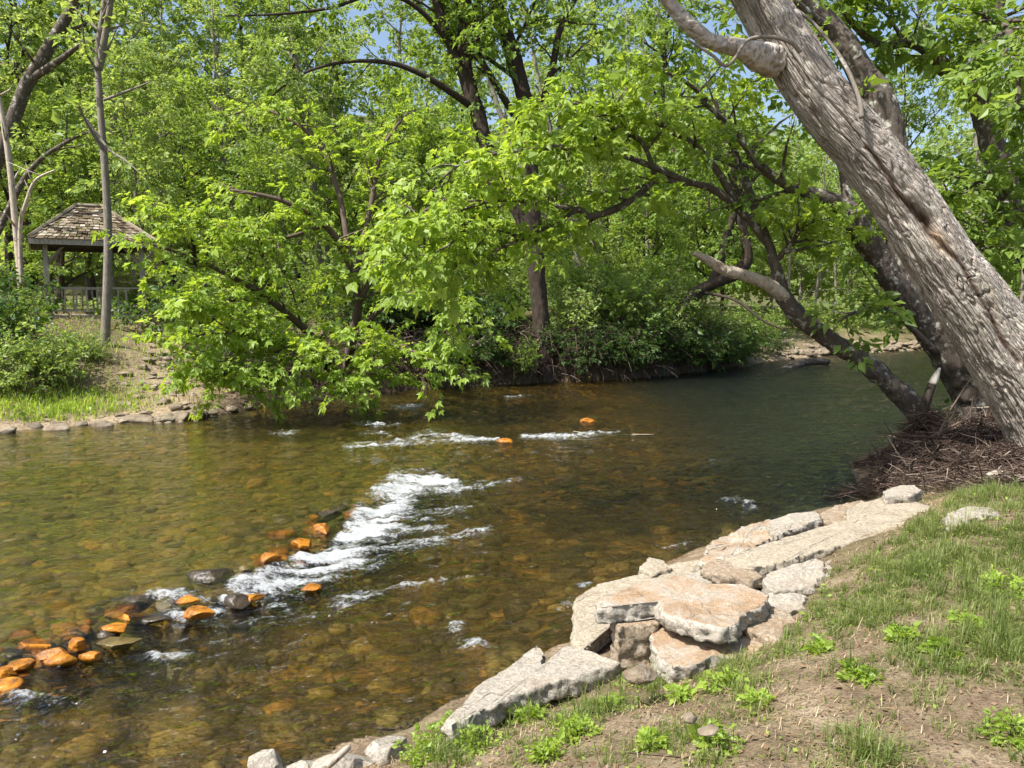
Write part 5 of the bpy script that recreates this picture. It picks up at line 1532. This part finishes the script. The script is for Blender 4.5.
g = Geo(); g.twigs(p0, mid, p2, .0016 + .006 * ln * rg.uniform(.4, 1.2, N))
tag(link("fallen_twigs", g.mesh("fallen_twigs"), M["bark_twig"]), "little fallen twigs scattered over the soil and thin grass", "twigs", None, "stuff")
# grass of the low terrace under the gazebo
N = 50000
x = rg.uniform(-18, -5.0, N); y = rg.uniform(13, 22, N); df = d_far(x, y); z = ground_h(x, y)
px, py = to_px(np.stack([x, y, z], -1))
lush = np.exp(-((px - 55) / 75) ** 2 - ((py - 408) / 18) ** 2)
ok = (df > .25) & (df < 7) & (rg.random(N) < np.clip(lush * 1.1 + .10 * (py < 380), 0, 1))
x, y, z = x[ok], y[ok], z[ok]
o = blades("bank_grass", np.stack([x, y, z], -1), np.exp(rg.normal(-1.75, .35, len(x))), rg.uniform(.2, .9, len(x)), rg, "leaf_bright", .010)
tag(o, "lush bright grass on the low terrace under the gazebo", "grass", None, "stuff")

N = 26000
x = rg.uniform(-16, -5.0, N); y = rg.uniform(13.5, 25, N); df = d_far(x, y)
ok = (df > .3) & (df < 11) & (n2(x, y, 1.3, 3, 91) + .35 > rg.random(N))
x, y = x[ok], y[ok]
o = blades("dry_grass", np.stack([x, y, ground_h(x, y)], -1), np.exp(rg.normal(-1.9, .4, len(x))), rg.uniform(.5, 1.5, len(x)), rg, "straw", .006)
tag(o, "dry tan grass and stems on the slope below the gazebo", "dry grass", None, "stuff")

# distinct weeds on the near bank
WEEDS = [(1003, 596, .16, "leafy bright green weed biggest in the grass at the right border"), (858, 678, .10, "feathery weed alone on bare soil right of the slabs"), (727, 690, .13, "bright tall weed in front of the thick white-rimmed slab"),
         (640, 684, .09, "low weed at the foot of the upright block"), (576, 738, .12, "sprawling weed on soil below the pale notched slab"), (714, 750, .11, "leafy weed on soil near the bottom border"), (1010, 738, .11, "weed with broad leaves in the lower right corner"),
         (505, 716, .13, "clumped weed beside the pale notched slab"), (440, 745, .15, "broad spread of weeds nearest the river's edge"), (940, 655, .09, "small bright weed in the thin grass at right"), (610, 710, .07, "tiny weed in the middle of the bare patch"), (420, 762, .12, "weed spilling over the bank at the bottom border"),
         (462, 728, .12, "weed between the two biggest patches by the notched slab"), (480, 748, .12, "weed in the thick growth nearest the bottom border, right of the bank's edge"), (530, 722, .09, "small weed just right of the clump by the notched slab"), (545, 760, .10, "weed at the bottom border below the sprawling one"),
         (680, 700, .08, "small weed left of the bright tall one"), (760, 705, .07, "little weed right of the bright tall one"), (650, 748, .08, "small weed left of the two pale pebbles"), (820, 652, .09, "small weed at the grass edge near the brown slab"),
         (970, 628, .10, "weed with pale leaves under the biggest leafy weed"), (905, 640, .09, "short weed at the upper rim of the bare patch")]
for i, (px, py, s, lab) in enumerate(WEEDS):
    p = at_z(px, py, .93)
    p = hit(px, py)
    t = Tree(1300 + i)
    for k_ in range(16):
        a = t.r.uniform(0, 6.28); e = t.r.uniform(.35, 1.4); d = np.array([math.cos(a) * math.cos(e), math.sin(a) * math.cos(e), math.sin(e)])
        o_ = np.array([math.cos(a), math.sin(a), 0]) * s * .35 * t.r.random()
        t.spray(o_, d, s * t.r.uniform(.6, 1.1))
    t.tr = [.0016] * len(t.tr)
    root = empty("weed", p, lab, "weed", "weeds on the near bank")
    t.build(root, (0, 0, 0), "grass_blade", "leaf_bright", 16, .026, tilt=.45, width=.6)
    for c in root.children: c.name = {"trunk": "stems", "crown": "foliage"}[c.name.split(".")[0]]

# ------------------------------------------------------------------ gazebo
n = NT("weathered_wood")
a = n.noise(30, 5, n.coord((1, 1, .12)), .65)
M["weathered_wood"] = n.principled(n.ramp(a, [(.3, (.18, .155, .125)), (.7, (.42, .38, .32))]), .9, n.bump(a, .01), .15)
n = NT("dark_wood"); M["dark_wood"] = n.principled(n.ramp(n.noise(20, 4), [(.3, (.05, .04, .03)), (.7, (.11, .085, .065))]), .9)
n = NT("mossy_shingle")
col = n.ramp(n.attr("tone"), [(0, (.055, .04, .026)), (.35, (.135, .10, .066)), (.7, (.26, .215, .155)), (1, (.42, .37, .29))])
col = n.mix(n.ramp(n.noise(4.5, 5, None, .7), [(.52, 0.0), (.6, .85)]), col, (.10, .095, .035))
M["mossy_shingle"] = n.principled(col, .92, n.bump(n.noise(40, 4), .02), .15)
YG = 24.0
gz = 2.17
gc = np.array([-12.93, YG, gz])
hw = 1.62; eave = gz + 2.2 ; peak = eave + 1.12
groot = empty("gazebo", gc, "weathered open gazebo with mossy shingle roof on top of the far left bank", "gazebo")
rz = .55
groot.scale = (.9, .9, 1)
cr, sr = math.cos(rz), math.sin(rz)
ROT = np.array([[cr, -sr, 0], [sr, cr, 0], [0, 0, 1]])


def gpart(name, g, mat, attr=None, smooth=False):
    V = np.concatenate(g.V)
    g.V = [V @ ROT.T]
    return link(name, mesh_of(name, g.V[0], np.concatenate(g.T) if g.T else None, np.concatenate(g.Q) if g.Q else None, smooth, {attr: np.concatenate(g.A)} if attr else None), M[mat], groot)


H = 2.05
g = Geo(); g.box((0, 0, -.06), (3.1, 3.1, .10)); gpart("deck", g, "weathered_wood")
for sx in (-1, 1):
    for sy in (-1, 1):
        g = Geo(); g.box((sx * 1.38, sy * 1.38, H / 2 - .25), (.13, .13, H + .5), None); gpart("post", g, "weathered_wood")
        g = Geo()
        for dx, dy in ((-sx, 0), (0, -sy)):
            p0 = np.array([sx * 1.38, sy * 1.38, H - .55]) + np.array([dx, dy, 0]) * .05; p1 = np.array([sx * 1.38 + dx * .5, sy * 1.38 + dy * .5, H - .07])
            g.tube([p0, p1], [.04, .04], 4)
        gpart("brace", g, "weathered_wood")
g = Geo()
for s_ in (-1, 1):
    g.box((0, s_ * 1.38, H - .02), (2.9, .09, .16)); g.box((s_ * 1.38, 0, H - .025), (.085, 2.66, .15))
gpart("beam", g, "dark_wood")
ov = 1.8
g = Geo()
for s_ in (-1, 1):
    g.box((0, s_ * ov, H + .03), (2 * ov + .05, .05, .17)); g.box((s_ * ov, 0, H + .03), (.05, 2 * ov - .055, .165))
gpart("fascia", g, "weathered_wood")
# roof body (soffit and deck) with rows of shingles on it
rh = 1.12; rl = .38
g = Geo()
V = np.array([[-ov, -ov, H + .10], [ov, -ov, H + .10], [ov, ov, H + .10], [-ov, ov, H + .10], [-rl, 0, H + .08 + rh], [rl, 0, H + .08 + rh]])
g.add(V, [[0, 4, 3], [1, 2, 5]], [[0, 1, 5, 4], [2, 3, 4, 5], [3, 2, 1, 0]])
gpart("roof", g, "dark_wood")
roof = groot.children[-1]
rg2 = np.random.default_rng(8)
g = Geo()
faces = [(V[0], V[1], V[5], V[4]), (V[1], V[2], V[5], V[5]), (V[2], V[3], V[4], V[5]), (V[3], V[0], V[4], V[4])]
for A, B_, C_, D_ in faces:
    nrw = 13
    nn = nrm(np.cross(B_ - A, D_ - A)); upd = nrm(np.cross(nn, B_ - A))
    for r in range(nrw):
        t0, t1 = r / nrw - .015, (r + 1) / nrw + .035
        for (tt) in (0,):
            L0, R0 = A + (D_ - A) * t0, B_ + (C_ - B_) * t0
            L1, R1 = A + (D_ - A) * min(t1, 1), B_ + (C_ - B_) * min(t1, 1)
        w = np.linalg.norm(R0 - L0); k_ = max(1, int(w / .17))
        cuts = np.sort(np.concatenate([[0, 1], (np.arange(1, k_) + rg2.uniform(-.3, .3, k_ - 1)) / k_]))
        for a, b in zip(cuts[:-1], cuts[1:]):
            a2, b2 = a + .004, b - .004
            lift = .035 + rg2.uniform(0, .03)
            q = np.array([L0 + (R0 - L0) * a2 + nn * lift, L0 + (R0 - L0) * b2 + nn * (lift + rg2.normal(0, .006)), L1 + (R1 - L1) * b2 + nn * .012, L1 + (R1 - L1) * a2 + nn * .012])
            dn_ = -upd * rg2.uniform(0, .03)
            q[:2] += dn_
            lo = q[:2] - nn * .024
            g.add(np.concatenate([q, lo]), None, [[0, 1, 2, 3], [4, 5, 1, 0]], rg2.random())
V2 = np.concatenate(g.V) @ ROT.T
link("shingles", mesh_of("shingles", V2, None, np.concatenate(g.Q), False, {"tone": np.concatenate(g.A)}), M["mossy_shingle"], roof)
g = Geo()
for e0, e1 in ((0, 4), (3, 4), (1, 5), (2, 5), (4, 5)):
    g.tube([V[e0] + UP * .05, (V[e0] + V[e1]) / 2 + UP * .055, V[e1] + UP * .06], [.06, .06, .06], 5)
V2 = np.concatenate(g.V) @ ROT.T
link("ridge_cap", mesh_of("ridge_cap", V2, np.concatenate(g.T), np.concatenate(g.Q), False, {"tone": np.full(len(V2), .75)}), M["mossy_shingle"], roof)
g = Geo()
for s_ in (-1, 1):
    for zz in (.78, .12):
        g.box((0, s_ * 1.38, zz), (2.63, .06, .05)); 
        if s_ == 1: g.box((1.38, 0, zz), (.055, 2.63, .045)); g.box((-1.38, 0, zz), (.055, 2.63, .045))
gpart("railing", g, "weathered_wood")
for s_ in (-1, 1):
    for i in range(9):
        xx = -1.2 + i * .30 + rg2.normal(0, .02)
        g = Geo(); g.box((xx, s_ * 1.38, .44), (.05, .035, .61), np.array([[1, 0, rg2.normal(0, .05)], [0, 1, 0], [0, 0, 1]])); gpart("baluster", g, "weathered_wood")

# ------------------------------------------------------------------ stones on the far banks
GS = "stones along the far shore"
sr_ = np.random.default_rng(21)
far_lab = [
    (8, 432, .22, "pale stone cut by the left border at the far waterline"), (28, 429, .2, "pale stone second from the left border at the waterline"), (45, 428, .16, "dark-sided stone third along the left waterline"), (60, 430, .26, "buff stone under the lush bank grass"),
    (80, 427, .2, "small buff stone right of the bigger one under the grass"), (98, 427, .24, "rounded stone at the waterline below the slope"), (118, 424, .3, "long low stone starting the squared row at the waterline"), (142, 422, .32, "squared pale stone in the middle of the waterline row"),
    (163, 420, .28, "squared pale stone beside the orange gravel"), (182, 418, .26, "squared pale stone ending the waterline row"), (158, 405, .22, "grey rounded stone above the squared row"), (178, 408, .2, "pale stone leaning above the end of the row"), (186, 410, .18, "orange-tinted stone at the end of the row"),
    (205, 415, .22, "dark stone under the bright hanging leaves"), (138, 398, .2, "flat stone low on the eroded path"), (120, 405, .2, "flat stone left of the eroded path"), (150, 385, .18, "flat stone in the middle of the eroded path"), (165, 375, .16, "small stone right on the eroded path"),
    (140, 368, .15, "small pale stone high on the eroded path"), (158, 360, .14, "pale chip near the top of the eroded path"), (170, 392, .2, "stone right of the path's middle"), (128, 385, .16, "stone left of the path's middle"), (196, 396, .18, "stone half under the bright leaves beside the path"), (228, 411, .2, "low dark stone at the shore under the bright tree"),
    (250, 408, .2, "brown stone at the shore under the bright tree's middle")]
for i, (px, py, s, lab) in enumerate(far_lab):
    p = at_z(px, py, .1)
    p = hit(px, py)
    put_rock("shore_stone", px, py, 0, (s * sr_.uniform(.75, 1.3), s * sr_.uniform(.6, 1), s * sr_.uniform(.35, .65)), "stone_pale", lab, "stone", GS, 400 + i, sr_.uniform(-.5, .5), 2, p + np.array([sr_.normal(0, .05), sr_.normal(.05, .12), s * .08]), 12)
for i in range(70):
    py = sr_.uniform(338, 424); px = np.interp(py, [330, 370, 415], [160, 162, 170]) + sr_.normal(0, 1) * np.interp(py, [330, 415], [12, 42])
    if px < 70 and py > 400: px += 60
    p = at_z(px, py, .5)
    p = hit(px, py)
    s = np.exp(sr_.normal(-2.3, .4))
    put_rock("rubble_stone", px, py, 0, (s * 1.3, s * .9, s * .5), "stone_pale", "small flat stone among the rubble of the eroded path", "stone", "rubble on the eroded path", 800 + i, sr_.uniform(-.7, .7), 2, p + np.array([0, 0, s * .1]), 10)
for i in range(90):
    px = sr_.uniform(775, 935); py0 = np.interp(px, [760, 800, 850, 920], [363, 358, 354, 350])
    py = py0 - abs(sr_.normal(0, 7)) * (1.3 if px < 830 else .6) - 1
    p = at_z(px, py, .3)
    p = hit(px, py)
    s = sr_.uniform(.1, .3)
    put_rock("beach_stone", px, py, 0, (s * 1.2, s * .8, s * .55), "stone_pale", "buff stone of the far stony beach seen behind the half-fallen tree", "stone", "stones of the far beach", 500 + i, sr_.uniform(-.6, .6), 2, p + np.array([0, 0, s * .15]), 8)

# driftwood at the far waterline
for i, (pts, lab, bk) in enumerate([
        ([(415, 388, 23.2, 1), (440, 368, 23.4, 1.8), (462, 352, 23.6, 2.2), (476, 344, 23.7, 2.2), (490, 336, 23.8, 2), (500, 341, 23.8, 1.6)], "crooked pale driftwood branch leaning on the bank left of the double trunk", "bark_dead"),
        ([(488, 386, 23.4, 1), (470, 372, 23.5, 1.4), (462, 352, 23.6, 1.2)], "thin grey stick propping the crooked driftwood branch", "bark_dead"),
        ([(735, 378, 29.5, 3), (762, 376, 29.5, 3.6), (790, 368, 30, 4), (806, 362, 30.5, 4), (828, 362, 31, 3)], "dark drift log lying in the shallows before the far beach", "bark_lichen"),
        ([(240, 398, 17.2, 1), (270, 400, 17.4, 2), (300, 398, 17.8, 2.5), (330, 400, 18, 1.6)], "pale fallen branch at the shore under the bright tree", "bark_dead"),
        ([(618, 436, 14.9, .8), (600, 435, 15, 1.6), (580, 439, 14.9, 1.6), (566, 440, 14.8, 1)], "grassy drift branch snagged in the midstream ripple", "bark_dead")]):
    q, rr = traced(pts, 22); g = Geo(); g.tube(q, rr, 8)
    rr_ = np.random.default_rng(600 + i)
    for k_ in range(7):
        j = rr_.integers(3, 20); d = np.array([rr_.choice([-1., 1.]), rr_.normal(0, .5), .12]) if i == 4 else nrm(rr_.normal(0, 1, 3) * np.array([1, .6, .8 if i != 4 else .1]) + UP * (.3 if i != 4 else .08)); e = q[j] + d * rr_.uniform(.25, .8)
        g.tube([q[j], (q[j] + e) / 2 + rr_.normal(0, .05, 3), e], [rr[j] * .5, rr[j] * .35, .005], 4)
    tag(link("driftwood_branch", g.mesh("driftwood_branch", q[0]), M[bk], None, q[0]), lab, "driftwood", "driftwood at the far shore")
# tangle of bare twigs and roots hanging in the dark undercut
N = 4200
s_ = rg.uniform(0, 1, N); xx = np.interp(s_, [0, .4, 1], [-6.8, 1.5, 8.5]); yy = np.interp(xx, FARP[:, 0], FARP[:, 1]) + rg.uniform(-.25, 1.6, N)
zz = rg.uniform(.15, 1.7, N)
P0 = np.stack([xx, yy, zz], -1); d = nrm(rg.normal(0, 1, (N, 3)) + np.array([0, -.4, -.3])); ln = rg.uniform(.3, 1.1, N)
g = Geo(); p1 = P0 + d * (ln * .5)[:, None]; p2 = P0 + d * ln[:, None] - UP * (ln * .15)[:, None]; p2[:, 2] = np.maximum(p2[:, 2], .02)
g.twigs(P0, p1, p2, np.exp(rg.normal(-4.7, .4, N)))
tag(link("hanging_roots", g.mesh("hanging_roots"), M["bark_twig"]), "tangle of bare twigs and roots hanging along the undercut far bank", "roots", None, "stuff")

for o in bpy.data.objects:
    if "category" in o and "kind" not in o: o["kind"] = "thing"
# ------------------------------------------------------------------ camera, light, sky
cam = bpy.data.cameras.new("camera"); co = bpy.data.objects.new("camera", cam); COL.objects.link(co)
co.location = CAM; co.rotation_euler = (PI / 2 - PITCH, 0, 0)
cam.sensor_width = 36; cam.lens = 36 * F / 1024; cam.clip_end = 2000; cam.clip_start = .05
SC.camera = co
SUN = nrm(np.array([-.55, -.36, .95]))
sl = bpy.data.lights.new("sun", "SUN"); sl.energy = 5.0; sl.angle = math.radians(.53); sl.color = (1, .955, .88)
so = bpy.data.objects.new("sun", sl); COL.objects.link(so)
so.rotation_euler = Vector(SUN).to_track_quat("Z", "Y").to_euler()
w = bpy.data.worlds.new("World"); SC.world = w; w.use_nodes = True
nt = w.node_tree; nt.nodes.clear()
sky = nt.nodes.new("ShaderNodeTexSky"); sky.sky_type = "NISHITA"; sky.sun_disc = False; sky.dust_density = 3.5; sky.air_density = 1.1; sky.altitude = 200
sky.sun_elevation = math.asin(SUN[2]); sky.sun_rotation = math.atan2(SUN[0], SUN[1])
bg = nt.nodes.new("ShaderNodeBackground"); bg.inputs[1].default_value = .12
wo = nt.nodes.new("ShaderNodeOutputWorld")
nt.links.new(sky.outputs[0], bg.inputs[0]); nt.links.new(bg.outputs[0], wo.inputs[0])
SC.view_settings.view_transform = "Standard"; SC.view_settings.look = "None"
SC.view_settings.exposure = .88; SC.view_settings.gamma = 1; SC.view_settings.use_curve_mapping = False
c = SC.cycles
c.max_bounces = 7; c.diffuse_bounces = 5; c.glossy_bounces = 3; c.transmission_bounces = 4; c.transparent_max_bounces = 8; c.volume_bounces = 0
c.caustics_reflective = False; c.caustics_refractive = False
c.sample_clamp_indirect = 6
c.use_denoising = True
SC.render.film_transparent = False
